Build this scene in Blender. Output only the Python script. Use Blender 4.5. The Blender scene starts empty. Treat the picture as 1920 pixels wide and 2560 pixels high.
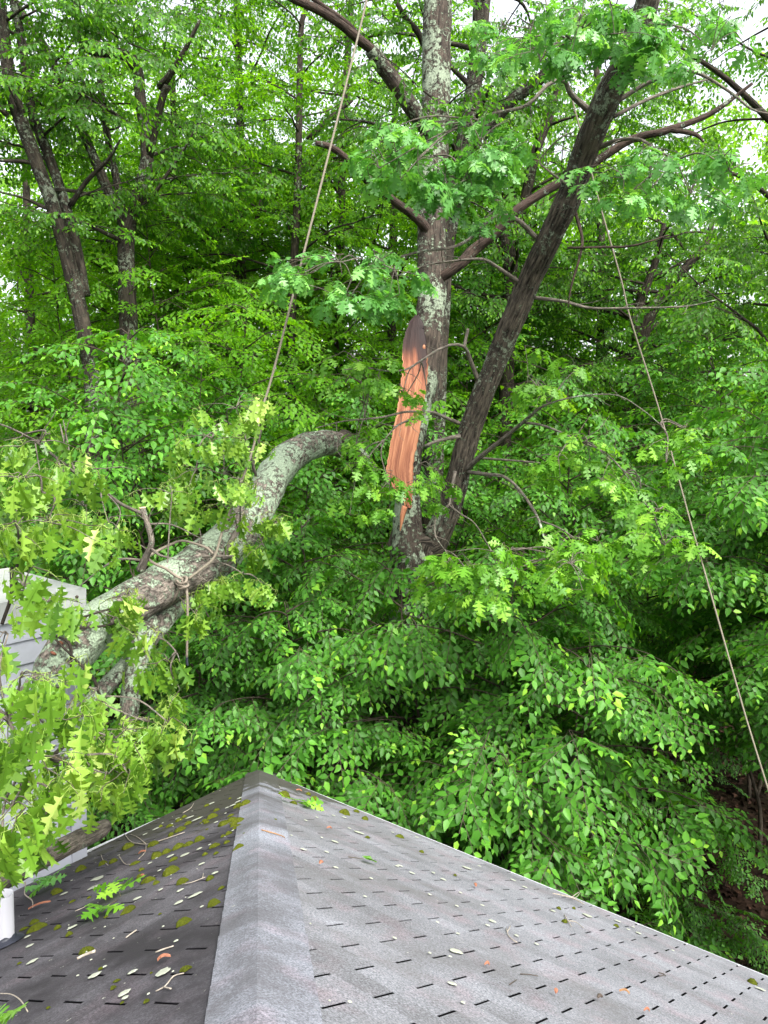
import bpy, math
import numpy as np
from mathutils import Vector, Matrix, noise

# ------------------------------------------------------------------ camera, world, sun
SC = bpy.context.scene
F = 1923.0                      # focal length in photograph pixels (1920 x 2560)
TH, RO = math.radians(6.85), math.radians(1.76)
CAM = Vector((0, 0, 6.0))
FW = Vector((0, math.cos(TH), -math.sin(TH)))
UP0 = Vector((0, math.sin(TH), math.cos(TH)))
RT0 = Vector((1, 0, 0))
RT = RT0 * math.cos(RO) + UP0 * math.sin(RO)
UP = UP0 * math.cos(RO) - RT0 * math.sin(RO)
cd = bpy.data.cameras.new('camera')
cam = bpy.data.objects.new('camera', cd)
SC.collection.objects.link(cam)
cam.matrix_world = Matrix(((RT.x, UP.x, -FW.x, CAM.x), (RT.y, UP.y, -FW.y, CAM.y), (RT.z, UP.z, -FW.z, CAM.z), (0, 0, 0, 1)))
cd.sensor_fit = 'VERTICAL'
cd.sensor_height = 24
cd.lens = 24 * F / 2560
cd.clip_start = 0.05
cd.clip_end = 600
SC.camera = cam

SUN_AZ, SUN_EL = math.radians(145), math.radians(54)      # azimuth clockwise from +Y (the view), overcast
w = bpy.data.worlds.new('World')
SC.world = w
w.use_nodes = True
nt = w.node_tree
bg = nt.nodes['Background']
sky = nt.nodes.new('ShaderNodeTexSky')
sky.sky_type = 'NISHITA'
sky.sun_disc = False
sky.sun_elevation = SUN_EL
sky.sun_rotation = SUN_AZ
sky.air_density = 1.0
sky.dust_density = 4.0
hsv = nt.nodes.new('ShaderNodeHueSaturation')             # overcast: the cloud takes most of the blue out
hsv.inputs['Saturation'].default_value = 0.22
nt.links.new(sky.outputs[0], hsv.inputs['Color'])
nt.links.new(hsv.outputs[0], bg.inputs['Color'])
bg.inputs['Strength'].default_value = 0.15
sd = bpy.data.lights.new('sun', 'SUN')
sd.energy = 1.8
sd.angle = math.radians(35)
sd.color = (1, 0.97, 0.92)
sun = bpy.data.objects.new('sun', sd)
SC.collection.objects.link(sun)
sdir = Vector((math.sin(SUN_AZ) * math.cos(SUN_EL), math.cos(SUN_AZ) * math.cos(SUN_EL), math.sin(SUN_EL)))
sun.rotation_euler = sdir.to_track_quat('Z', 'Y').to_euler()
SC.view_settings.view_transform = 'Standard'
SC.view_settings.look = 'None'
SC.view_settings.exposure = 1.8
SC.view_settings.gamma = 1.0
SC.cycles.max_bounces = 14
SC.cycles.diffuse_bounces = 12
SC.cycles.transmission_bounces = 10
SC.cycles.use_denoising = True

# ------------------------------------------------------------------ helpers
COL = SC.collection


def at(px, py, d):
    """the place seen at photograph pixel (px, py), d metres away along the view"""
    px, py, d = float(px), float(py), float(d)
    return CAM + (FW + RT * ((px - 960) / F) - UP * ((py - 1280) / F)) * d


def tag(o, label=None, cat=None, group=None, kind=None):
    if label: o['label'] = label
    if cat: o['category'] = cat
    if group: o['group'] = group
    if kind: o['kind'] = kind
    return o


def empty(name, loc, label, cat, group=None):
    o = bpy.data.objects.new(name, None)
    o.empty_display_size = 0.2
    COL.objects.link(o)
    o.location = loc
    return tag(o, label, cat, group)


def link(name, me, mat, parent=None, loc=None):
    o = bpy.data.objects.new(name, me)
    COL.objects.link(o)
    if mat and not me.materials: me.materials.append(mat)
    if parent:
        o.parent = parent
        if loc is None: o.location = -Vector(parent.location)      # meshes are in world space, the parent Empty has no rotation
    if loc is not None: o.location = loc
    return o


class MB:
    """collects geometry for ONE mesh; every vertex carries a float attribute 'tint' and a vector 'bark'"""
    def __init__(s):
        s.v, s.f, s.t, s.b, s.sm = [], [], [], [], True
        s.n = 0
        s.blocks = []                 # numpy blocks (verts, loops, counts, tint)

    def add(s, vs, fs, tint=0.5, bark=None):
        k = s.n
        s.v.extend([tuple(p) for p in vs])
        s.f.extend([tuple(i + k for i in f) for f in fs])
        s.t.extend(tint if hasattr(tint, '__len__') else [tint] * len(vs))
        s.b.extend(bark if bark is not None else [tuple(p) for p in vs])
        s.n += len(vs)

    def box(s, o, ax, ay, az, tint=0.5):
        """box from corner o along three vectors"""
        o, ax, ay, az = Vector(o), Vector(ax), Vector(ay), Vector(az)
        c = [o, o + ax, o + ax + ay, o + ay]
        c += [p + az for p in c]
        fl = [(0, 3, 2, 1), (4, 5, 6, 7), (0, 1, 5, 4), (1, 2, 6, 5), (2, 3, 7, 6), (3, 0, 4, 7)]
        if ax.cross(ay).dot(az) < 0: fl = [tuple(reversed(q)) for q in fl]
        s.add(c, fl, tint)

    def build(s, name, mat, parent=None, smooth=True, loc=None):
        me = bpy.data.meshes.new(name)
        V = np.array(s.v, np.float32).reshape(-1, 3)
        L = np.array([i for f in s.f for i in f], np.int32)
        C = np.array([len(f) for f in s.f], np.int32)
        T = np.array(s.t, np.float32)
        B = np.array(s.b, np.float32).reshape(-1, 3)
        Vs, Ls, Cs, Ts, Bs = [V], [L], [C], [T], [B]
        k = len(V)
        for (v, l, c, t) in s.blocks:
            Vs.append(v); Ls.append(l + k); Cs.append(c); Ts.append(t); Bs.append(v)
            k += len(v)
        V, L, C, T, B = np.concatenate(Vs), np.concatenate(Ls), np.concatenate(Cs), np.concatenate(Ts), np.concatenate(Bs)
        me.vertices.add(len(V)); me.vertices.foreach_set('co', V.astype(np.float32).ravel())
        me.loops.add(len(L)); me.loops.foreach_set('vertex_index', L.astype(np.int32))
        me.polygons.add(len(C))
        st = np.zeros(len(C), np.int32); st[1:] = np.cumsum(C)[:-1]
        me.polygons.foreach_set('loop_start', st)
        me.polygons.foreach_set('use_smooth', np.full(len(C), smooth, bool))
        a = me.attributes.new('tint', 'FLOAT', 'POINT'); a.data.foreach_set('value', T.astype(np.float32))
        a = me.attributes.new('bark', 'FLOAT_VECTOR', 'POINT'); a.data.foreach_set('vector', B.astype(np.float32).ravel())
        me.update(calc_edges=True)
        me.validate()
        return link(name, me, mat, parent, loc)


def catmull(pts, sub):
    """resample a polyline (rows of any numbers) smoothly"""
    P = np.array(pts, float)
    if len(P) < 3: sub = max(sub, 1)
    E = np.vstack([2 * P[0] - P[1], P, 2 * P[-1] - P[-2]])
    out = []
    for i in range(1, len(E) - 2):
        a, b, c, d = E[i - 1], E[i], E[i + 1], E[i + 2]
        for k in range(sub):
            t = k / sub
            out.append(0.5 * (2 * b + (c - a) * t + (2 * a - 5 * b + 4 * c - d) * t * t + (3 * b - a - 3 * c + d) * t ** 3))
    out.append(P[-1])
    return np.array(out)


def tube(mb, pts, rad, seg=8, sub=4, lump=0.0, tint=0.5, cap=True, flat=1.0, freq=5.0):
    """a tapering limb along pts (Vectors) with radii rad; lump roughens the outline"""
    R = catmull([(*p, r) for p, r in zip(pts, rad)], sub)
    C, r = R[:, :3], np.maximum(R[:, 3], 0.0012)
    T = np.gradient(C, axis=0)
    T /= np.linalg.norm(T, axis=1)[:, None] + 1e-9
    n = Vector((0.31, 0.17, 0.93)).cross(Vector(T[0]))
    n.normalize()
    vs, fs, bk = [], [], []
    along = 0.0
    for i in range(len(C)):
        t = Vector(T[i])
        n = (n - t * n.dot(t)).normalized()
        b = t.cross(n)
        if i: along += float(np.linalg.norm(C[i] - C[i - 1]))
        for k in range(seg):
            a = 2 * math.pi * k / seg
            q = r[i]
            ca, sa = math.cos(a), math.sin(a)
            if lump:
                p0 = Vector((ca * 1.2, sa * 1.2, along * freq * 0.4)) + Vector(C[0])
                q *= 1 + lump * noise.fractal(p0 * 1.3, 1.0, 2.0, 3)
            vs.append(Vector(C[i]) + n * (ca * q) + b * (sa * q * flat))
            bk.append((ca * r[i], sa * r[i], along))
        if i:
            o, p = i * seg, (i - 1) * seg
            for k in range(seg):
                k2 = (k + 1) % seg
                fs.append((p + k, p + k2, o + k2, o + k))
    if cap:
        fs.append(tuple(reversed(range(seg))))
        fs.append(tuple((len(C) - 1) * seg + k for k in range(seg)))
    mb.add(vs, fs, tint, bk)
    return C, r


# ------------------------------------------------------------------ materials
def new_mat(name):
    m = bpy.data.materials.new(name)
    m.use_nodes = True
    n = m.node_tree
    return m, n, n.nodes['Principled BSDF'], n.links


def node(n, kind, **kw):
    x = n.nodes.new(kind)
    for k, v in kw.items():
        if k in x.inputs: x.inputs[k].default_value = v
        else: setattr(x, k, v)
    return x


def ramp(n, stops, interp='LINEAR'):
    r = n.nodes.new('ShaderNodeValToRGB')
    r.color_ramp.interpolation = interp
    e = r.color_ramp.elements
    while len(e) < len(stops): e.new(0.5)
    for q, (p, c) in zip(e, stops):
        q.position = p
        q.color = (*c, 1) if len(c) == 3 else c
    return r


def mixc(n, l, fac, a, b, mode='MIX'):
    x = n.nodes.new('ShaderNodeMix')
    x.data_type = 'RGBA'
    x.blend_type = mode
    for sock, v in ((x.inputs[0], fac), (x.inputs[6], a), (x.inputs[7], b)):
        if isinstance(v, (int, float)): sock.default_value = v
        elif isinstance(v, tuple): sock.default_value = (*v, 1)
        else: l.new(v, sock)
    return x.outputs[2]


def leaf_mat(name, stops, trans, rough=0.42, tf=0.38, spec=0.4):
    """leaf blade: colour by the leaf's own tint, part of the light passes through; tint below 0 is twig bark"""
    m, n, p, l = new_mat(name)
    a = node(n, 'ShaderNodeAttribute', attribute_name='tint')
    r = ramp(n, stops)
    l.new(a.outputs['Fac'], r.inputs[0])
    tw = node(n, 'ShaderNodeMath', operation='LESS_THAN'); tw.inputs[1].default_value = -0.01
    l.new(a.outputs['Fac'], tw.inputs[0])
    c = mixc(n, l, tw.outputs[0], r.outputs[0], (0.07, 0.055, 0.035))
    l.new(c, p.inputs['Base Color'])
    p.inputs['Roughness'].default_value = rough
    p.inputs['Specular IOR Level'].default_value = spec
    t = n.nodes.new('ShaderNodeBsdfTranslucent')
    tc = mixc(n, l, 1.0, c, trans, 'MULTIPLY')
    l.new(tc, t.inputs[0])
    mx = n.nodes.new('ShaderNodeMixShader')
    f = node(n, 'ShaderNodeMath', operation='MULTIPLY_ADD')
    l.new(tw.outputs[0], f.inputs[0]); f.inputs[1].default_value = -tf; f.inputs[2].default_value = tf
    l.new(f.outputs[0], mx.inputs[0]); l.new(p.outputs[0], mx.inputs[1]); l.new(t.outputs[0], mx.inputs[2])
    l.new(mx.outputs[0], n.nodes['Material Output'].inputs[0])
    return m


M = {}
M['beech'] = leaf_mat('beech_leaf', [(0, (0.0343, 0.1159, 0.0141)), (0.5, (0.0655, 0.2066, 0.0221)), (0.85, (0.1109, 0.3125, 0.0302)), (1, (0.2419, 0.4637, 0.0403))], (1.8, 1.7, 0.5), spec=0.25, tf=0.42)
M['canopy'] = leaf_mat('canopy_leaf', [(0, (0.0312, 0.102, 0.0108)), (0.6, (0.072, 0.198, 0.0168)), (1, (0.168, 0.348, 0.0288))], (2.0, 2.0, 0.5), tf=0.5, spec=0.25)
M['maple'] = leaf_mat('maple_leaf', [(0, (0.064, 0.18, 0.0117)), (0.6, (0.112, 0.29, 0.0156)), (1, (0.184, 0.38, 0.026))], (1.9, 1.8, 0.4), tf=0.55, spec=0.2)
M['oak'] = leaf_mat('oak_leaf', [(0, (0.066, 0.198, 0.0385)), (0.6, (0.11, 0.308, 0.0605)), (1, (0.22, 0.462, 0.11))], (1.6, 1.6, 0.6), rough=0.36, spec=0.4)
M['oaklow'] = leaf_mat('low_oak_leaf', [(0, (0.07, 0.20, 0.016)), (0.6, (0.13, 0.32, 0.025)), (1, (0.24, 0.45, 0.045))], (1.6, 1.6, 0.5), rough=0.4, spec=0.35)
M['wilt'] = leaf_mat('wilted_oak_leaf', [(0, (0.06, 0.15, 0.013)), (0.5, (0.135, 0.28, 0.023)), (0.85, (0.25, 0.42, 0.055)), (1, (0.40, 0.54, 0.13))], (1.5, 1.4, 0.4), rough=0.36, spec=0.5, tf=0.32)
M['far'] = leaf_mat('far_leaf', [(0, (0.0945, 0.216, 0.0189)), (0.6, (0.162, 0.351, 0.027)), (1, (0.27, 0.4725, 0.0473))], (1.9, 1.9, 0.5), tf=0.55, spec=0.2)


def bark_mat(name, dark, light, lichen, amount, ridge=1.0, red=None, lscale=9.0, stretch=0.16, relief=0.025):
    """furrowed bark along the limb with lichen crusts of their own outline"""
    m, n, p, l = new_mat(name)
    a = node(n, 'ShaderNodeAttribute', attribute_name='bark')
    mp = node(n, 'ShaderNodeMapping'); mp.inputs['Scale'].default_value = (1, 1, stretch)
    l.new(a.outputs['Vector'], mp.inputs[0])
    ns = node(n, 'ShaderNodeTexNoise', Scale=42.0 * ridge, Detail=6.0, Roughness=0.62)
    l.new(mp.outputs[0], ns.inputs['Vector'])
    n2 = node(n, 'ShaderNodeTexNoise', Scale=8.0, Detail=4.0)
    l.new(a.outputs['Vector'], n2.inputs['Vector'])
    r = ramp(n, [(0.36, dark), (0.66, light)])
    l.new(ns.outputs[0], r.inputs[0])
    r2 = ramp(n, [(0.3, (0.55, 0.55, 0.55)), (0.7, (1.25, 1.2, 1.15))])
    l.new(n2.outputs[0], r2.inputs[0])
    c = mixc(n, l, 1.0, r.outputs[0], r2.outputs[0], 'MULTIPLY')
    if red:
        n3 = node(n, 'ShaderNodeTexNoise', Scale=2.4, Detail=3.0)
        l.new(a.outputs['Vector'], n3.inputs['Vector'])
        r3 = ramp(n, [(0.45, (0, 0, 0)), (0.6, (1, 1, 1))])
        l.new(n3.outputs[0], r3.inputs[0])
        c = mixc(n, l, r3.outputs[0], c, red)
    # lichen: crusts with broken rims
    n4 = node(n, 'ShaderNodeTexNoise', Scale=lscale, Detail=9.0, Roughness=0.78)
    l.new(a.outputs['Vector'], n4.inputs['Vector'])
    n5 = node(n, 'ShaderNodeTexNoise', Scale=1.7, Detail=2.0)
    l.new(a.outputs['Vector'], n5.inputs['Vector'])
    ad = node(n, 'ShaderNodeMath', operation='MULTIPLY_ADD'); ad.inputs[1].default_value = 0.6
    l.new(n5.outputs[0], ad.inputs[0]); l.new(n4.outputs[0], ad.inputs[2])
    r4 = ramp(n, [(0.83 - amount, (0, 0, 0)), (0.86 - amount, (1, 1, 1))])
    l.new(ad.outputs[0], r4.inputs[0])
    n6 = node(n, 'ShaderNodeTexNoise', Scale=70.0, Detail=4.0)
    l.new(a.outputs['Vector'], n6.inputs['Vector'])
    r6 = ramp(n, [(0.35, tuple(x * 0.55 for x in lichen)), (0.6, lichen)])
    l.new(n6.outputs[0], r6.inputs[0])
    c = mixc(n, l, r4.outputs[0], c, r6.outputs[0])
    l.new(c, p.inputs['Base Color'])
    p.inputs['Roughness'].default_value = 0.9
    p.inputs['Specular IOR Level'].default_value = 0.15
    h = node(n, 'ShaderNodeMath', operation='MULTIPLY_ADD'); h.inputs[1].default_value = 0.5
    l.new(r4.outputs[0], h.inputs[0]); l.new(ns.outputs[0], h.inputs[2])
    b = node(n, 'ShaderNodeBump', Strength=1.0, Distance=relief)
    l.new(h.outputs[0], b.inputs['Height']); l.new(b.outputs[0], p.inputs['Normal'])
    return m


M['oakbark'] = bark_mat('lichen_oak_bark', (0.022, 0.018, 0.015), (0.10, 0.082, 0.066), (0.26, 0.31, 0.22), 0.03, 1.0, lscale=16.0)
M['leanbark'] = bark_mat('furrowed_oak_bark', (0.012, 0.010, 0.008), (0.125, 0.108, 0.085), (0.24, 0.28, 0.20), -0.04, 1.0, lscale=17.0, relief=0.04)
M['fallbark'] = bark_mat('fallen_oak_bark', (0.035, 0.029, 0.025), (0.26, 0.23, 0.195), (0.27, 0.335, 0.235), 0.075, 1.1, lscale=17.0, stretch=0.4)
M['limbbark'] = bark_mat('grey_branch_bark', (0.09, 0.08, 0.065), (0.24, 0.215, 0.18), (0.40, 0.46, 0.34), -0.02, 1.6)
M['redbark'] = bark_mat('peeled_red_branch_bark', (0.022, 0.017, 0.014), (0.095, 0.070, 0.054), (0.30, 0.34, 0.26), -0.06, 1.0, red=(0.072, 0.05, 0.04), relief=0.04)
M['darkbark'] = bark_mat('dark_forest_bark', (0.014, 0.012, 0.010), (0.075, 0.062, 0.048), (0.24, 0.28, 0.19), -0.06, 0.7)
M['paledark'] = bark_mat('speckled_forest_bark', (0.014, 0.012, 0.010), (0.075, 0.064, 0.05), (0.20, 0.23, 0.17), -0.02, 0.8, lscale=18.0)
M['twigbark'] = bark_mat('sapling_bark', (0.03, 0.024, 0.018), (0.09, 0.075, 0.055), (0.2, 0.22, 0.15), -0.15, 2.0)


def wood_mat(name, stops, along=0.05, scale=36.0):
    m, n, p, l = new_mat(name)
    a = node(n, 'ShaderNodeAttribute', attribute_name='bark')
    mp = node(n, 'ShaderNodeMapping'); mp.inputs['Scale'].default_value = (1, 1, along)
    l.new(a.outputs['Vector'], mp.inputs[0])
    ns = node(n, 'ShaderNodeTexNoise', Scale=scale, Detail=7.0, Roughness=0.6)
    l.new(mp.outputs[0], ns.inputs['Vector'])
    r = ramp(n, stops)
    l.new(ns.outputs[0], r.inputs[0])
    t = node(n, 'ShaderNodeAttribute', attribute_name='tint')
    r2 = ramp(n, [(0.0, (0.03, 0.02, 0.025)), (0.2, (0.12, 0.09, 0.10)), (0.38, (0.6, 0.48, 0.46)), (0.55, (1, 1, 1)), (0.9, (1.25, 1.5, 1.6))])
    l.new(t.outputs['Fac'], r2.inputs[0])
    c = mixc(n, l, 1.0, r.outputs[0], r2.outputs[0], 'MULTIPLY')
    l.new(c, p.inputs['Base Color'])
    p.inputs['Roughness'].default_value = 0.75
    b = node(n, 'ShaderNodeBump', Strength=0.8, Distance=0.012)
    l.new(ns.outputs[0], b.inputs['Height']); l.new(b.outputs[0], p.inputs['Normal'])
    return m


M['split'] = wood_mat('torn_red_oak_wood', along=0.03, scale=60.0, stops= [(0.3, (0.12, 0.036, 0.018)), (0.42, (0.27, 0.095, 0.042)), (0.55, (0.38, 0.155, 0.072)), (0.72, (0.48, 0.25, 0.13))])
M['cutwood'] = wood_mat('pale_cut_wood', [(0.3, (0.5, 0.36, 0.2)), (0.7, (0.72, 0.58, 0.38))])
M['chip'] = wood_mat('orange_wood_chip', [(0.3, (0.15, 0.045, 0.022)), (0.7, (0.28, 0.11, 0.058))])


def plain(name, c, rough=0.5, var=0.12, scale=14.0, dirt=None, metal=0.0, spec=0.4, bump=0.0):
    m, n, p, l = new_mat(name)
    tc = n.nodes.new('ShaderNodeTexCoord')
    ns = node(n, 'ShaderNodeTexNoise', Scale=scale, Detail=6.0, Roughness=0.6)
    l.new(tc.outputs['Object'], ns.inputs['Vector'])
    r = ramp(n, [(0.3, tuple(x * (1 - var) for x in c)), (0.7, tuple(min(1, x * (1 + var)) for x in c))])
    l.new(ns.outputs[0], r.inputs[0])
    o = r.outputs[0]
    if dirt:
        n2 = node(n, 'ShaderNodeTexNoise', Scale=3.0, Detail=8.0, Roughness=0.7)
        l.new(tc.outputs['Object'], n2.inputs['Vector'])
        r2 = ramp(n, [(0.52, (0, 0, 0)), (0.72, (0.7, 0.7, 0.7))])
        l.new(n2.outputs[0], r2.inputs[0])
        o = mixc(n, l, r2.outputs[0], o, dirt)
    l.new(o, p.inputs['Base Color'])
    p.inputs['Roughness'].default_value = rough
    p.inputs['Metallic'].default_value = metal
    p.inputs['Specular IOR Level'].default_value = spec
    if bump:
        b = node(n, 'ShaderNodeBump', Strength=0.6, Distance=bump)
        l.new(ns.outputs[0], b.inputs['Height']); l.new(b.outputs[0], p.inputs['Normal'])
    return m


M['siding'] = plain('grey_vinyl_siding', (0.31, 0.325, 0.365), 0.45, 0.06, 5.0, dirt=(0.27, 0.29, 0.30))
M['captrim'] = plain('weathered_white_metal', (0.30, 0.31, 0.30), 0.4, 0.15, 7.0, dirt=(0.33, 0.35, 0.30))
M['white'] = plain('white_painted_metal', (0.42, 0.43, 0.45), 0.35, 0.05, 9.0, dirt=(0.42, 0.44, 0.40))
M['pvc'] = plain('white_plastic_pipe', (0.42, 0.42, 0.45), 0.35, 0.03, 4.0)
M['rubber'] = plain('black_rubber', (0.018, 0.02, 0.03), 0.45, 0.3, 20.0)
M['rope'] = plain('tan_braided_rope', (0.14, 0.122, 0.088), 0.85, 0.35, 130.0, bump=0.004)
M['ropeold'] = plain('grey_tan_rope', (0.18, 0.15, 0.115), 0.85, 0.3, 130.0, bump=0.004)
M['bolt'] = plain('rusty_bolt', (0.05, 0.035, 0.025), 0.6)
M['deadleaf'] = plain('dead_brown_leaf', (0.23, 0.12, 0.05), 0.7, 0.4, 30.0)
M['twig'] = plain('dry_grey_twig', (0.27, 0.235, 0.19), 0.85, 0.35, 60.0)
M['deck'] = plain('dark_shingle_mat', (0.004, 0.004, 0.0045), 1.0, 0.3, 60.0, spec=0.0)


def shingle_mat(name, base, alt, stain, lo, hi, lich, grime=1.5, gcol=(0.034, 0.033, 0.022)):
    """granule-speckled asphalt shingle: tone by tab (tint), mottled stains and specks of lichen"""
    m, n, p, l = new_mat(name)
    tc = n.nodes.new('ShaderNodeTexCoord')
    O = tc.outputs['Object']
    t = node(n, 'ShaderNodeAttribute', attribute_name='tint')
    n1 = node(n, 'ShaderNodeTexNoise', Scale=2.2, Detail=5.0, Roughness=0.6); l.new(O, n1.inputs['Vector'])
    ad = node(n, 'ShaderNodeMath', operation='MULTIPLY_ADD'); ad.inputs[1].default_value = 0.4
    l.new(t.outputs['Fac'], ad.inputs[0]); l.new(n1.outputs[0], ad.inputs[2])
    r1 = ramp(n, [(0.45, base), (0.95, alt)]); l.new(ad.outputs[0], r1.inputs[0])
    # pinkish mineral drift
    np_ = node(n, 'ShaderNodeTexNoise', Scale=5.5, Detail=4.0); l.new(O, np_.inputs['Vector'])
    rp = ramp(n, [(0.5, (1, 1, 1)), (0.72, (1.12, 0.97, 0.98))]); l.new(np_.outputs[0], rp.inputs[0])
    c = mixc(n, l, 1.0, r1.outputs[0], rp.outputs[0], 'MULTIPLY')
    # granules
    ng = node(n, 'ShaderNodeTexNoise', Scale=130.0, Detail=3.0, Roughness=0.85); l.new(O, ng.inputs['Vector'])
    rg = ramp(n, [(0.3, (0.3, 0.3, 0.3)), (0.5, (1, 1, 1)), (0.7, (1.9, 1.9, 1.9))]); l.new(ng.outputs[0], rg.inputs[0])
    c = mixc(n, l, 1.0, c, rg.outputs[0], 'MULTIPLY')
    # dark algae stain
    n2 = node(n, 'ShaderNodeTexNoise', Scale=1.3, Detail=8.0, Roughness=0.68); l.new(O, n2.inputs['Vector'])
    r2 = ramp(n, [(lo, (0, 0, 0)), (hi, (1, 1, 1))]); l.new(n2.outputs[0], r2.inputs[0])
    c = mixc(n, l, r2.outputs[0], c, stain, 'MIX')
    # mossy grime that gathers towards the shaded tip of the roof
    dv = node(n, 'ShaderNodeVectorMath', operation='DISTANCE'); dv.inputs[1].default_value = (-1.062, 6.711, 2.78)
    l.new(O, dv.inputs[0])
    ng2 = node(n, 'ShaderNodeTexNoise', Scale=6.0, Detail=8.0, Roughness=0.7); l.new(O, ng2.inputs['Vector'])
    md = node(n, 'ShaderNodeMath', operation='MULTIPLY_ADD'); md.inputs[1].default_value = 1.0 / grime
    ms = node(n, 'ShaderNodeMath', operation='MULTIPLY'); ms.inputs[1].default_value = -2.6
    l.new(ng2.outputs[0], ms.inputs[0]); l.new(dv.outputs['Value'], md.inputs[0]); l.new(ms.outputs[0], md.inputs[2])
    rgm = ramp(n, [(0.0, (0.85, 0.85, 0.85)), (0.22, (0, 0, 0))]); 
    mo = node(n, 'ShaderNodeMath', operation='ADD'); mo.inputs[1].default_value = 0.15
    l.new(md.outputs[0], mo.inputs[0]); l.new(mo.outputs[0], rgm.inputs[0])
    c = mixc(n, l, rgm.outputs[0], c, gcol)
    # small pale lichen flecks
    n3 = node(n, 'ShaderNodeTexNoise', Scale=30.0, Detail=5.0, Roughness=0.6); l.new(O, n3.inputs['Vector'])
    r3 = ramp(n, [(lich, (0, 0, 0)), (lich + 0.02, (0.8, 0.8, 0.8))]); l.new(n3.outputs[0], r3.inputs[0])
    c = mixc(n, l, r3.outputs[0], c, (0.42, 0.43, 0.36))
    l.new(c, p.inputs['Base Color'])
    p.inputs['Roughness'].default_value = 0.88
    p.inputs['Specular IOR Level'].default_value = 0.25
    b = node(n, 'ShaderNodeBump', Strength=0.5, Distance=0.003)
    l.new(ng.outputs[0], b.inputs['Height']); l.new(b.outputs[0], p.inputs['Normal'])
    return m


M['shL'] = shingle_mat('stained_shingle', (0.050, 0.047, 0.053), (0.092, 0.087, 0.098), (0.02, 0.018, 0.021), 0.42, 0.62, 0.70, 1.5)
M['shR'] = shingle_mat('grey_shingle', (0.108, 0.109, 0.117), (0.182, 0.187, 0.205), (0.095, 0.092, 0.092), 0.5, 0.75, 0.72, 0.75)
M['cap'] = shingle_mat('hip_cap_shingle', (0.118, 0.122, 0.138), (0.192, 0.202, 0.232), (0.07, 0.068, 0.073), 0.47, 0.66, 0.735, 0.9)


def moss_mat():
    m, n, p, l = new_mat('moss')
    tc = n.nodes.new('ShaderNodeTexCoord')
    ns = node(n, 'ShaderNodeTexNoise', Scale=55.0, Detail=5.0, Roughness=0.7); l.new(tc.outputs['Object'], ns.inputs['Vector'])
    r = ramp(n, [(0.3, (0.022, 0.024, 0.005)), (0.48, (0.085, 0.105, 0.010)), (0.64, (0.17, 0.195, 0.016)), (0.8, (0.22, 0.20, 0.04))])
    l.new(ns.outputs[0], r.inputs[0])
    l.new(r.outputs[0], p.inputs['Base Color'])
    p.inputs['Roughness'].default_value = 0.95
    p.inputs['Specular IOR Level'].default_value = 0.1
    b = node(n, 'ShaderNodeBump', Strength=1.0, Distance=0.012)
    l.new(ns.outputs[0], b.inputs['Height']); l.new(b.outputs[0], p.inputs['Normal'])
    return m


M['moss'] = moss_mat()
M['lichen'] = plain('pale_crust_lichen', (0.27, 0.285, 0.225), 0.9, 0.22, 90.0, bump=0.003)


def ground_mat():
    m, n, p, l = new_mat('forest_floor')
    tc = n.nodes.new('ShaderNodeTexCoord')
    v = node(n, 'ShaderNodeTexVoronoi', Scale=11.0); l.new(tc.outputs['Object'], v.inputs['Vector'])
    r = ramp(n, [(0.0, (0.008, 0.005, 0.004)), (0.4, (0.014, 0.009, 0.006)), (0.75, (0.024, 0.014, 0.010)), (1, (0.010, 0.008, 0.005))])  # browns taken near black: the deep shade of the wood is in the colour
    l.new(v.outputs['Color'], r.inputs[0])
    ns = node(n, 'ShaderNodeTexNoise', Scale=0.6, Detail=6.0); l.new(tc.outputs['Object'], ns.inputs['Vector'])
    r2 = ramp(n, [(0.45, (1, 1, 1)), (0.65, (0.35, 0.5, 0.3))]); l.new(ns.outputs[0], r2.inputs[0])
    l.new(mixc(n, l, 1.0, r.outputs[0], r2.outputs[0], 'MULTIPLY'), p.inputs['Base Color'])
    p.inputs['Roughness'].default_value = 0.95
    p.inputs['Specular IOR Level'].default_value = 0.03
    b = node(n, 'ShaderNodeBump', Strength=1.0, Distance=0.04)
    l.new(v.outputs['Distance'], b.inputs['Height']); l.new(b.outputs[0], p.inputs['Normal'])
    return m


M['ground'] = ground_mat()
M['litter'] = leaf_mat('fallen_leaf', [(0, (0.008, 0.005, 0.004)), (0.5, (0.02, 0.011, 0.008)), (1, (0.055, 0.03, 0.02))], (1, 1, 1), rough=0.8, tf=0.05, spec=0.04)  # leaf browns darkened to carry the shade on the floor
M['chimtop'] = M['captrim']

# ------------------------------------------------------------------ ground
G = 130
gx = np.concatenate([np.linspace(-160, -26, 14)[:-1], np.linspace(-26, 26, 80), np.linspace(26, 160, 14)[1:]])


def gz(x, y):
    return 0.22 * noise.noise(Vector((x * 0.16, y * 0.16, 3.1))) + 0.05 * noise.noise(Vector((x * 0.9, y * 0.9, 7.7)))


mb = MB()
N = len(gx)
mb.add([(x, y + 14, gz(x, y + 14)) for y in gx for x in gx], [(j * N + i, j * N + i + 1, (j + 1) * N + i + 1, (j + 1) * N + i) for j in range(N - 1) for i in range(N - 1)])
tag(mb.build('ground', M['ground']), kind='structure')

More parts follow.
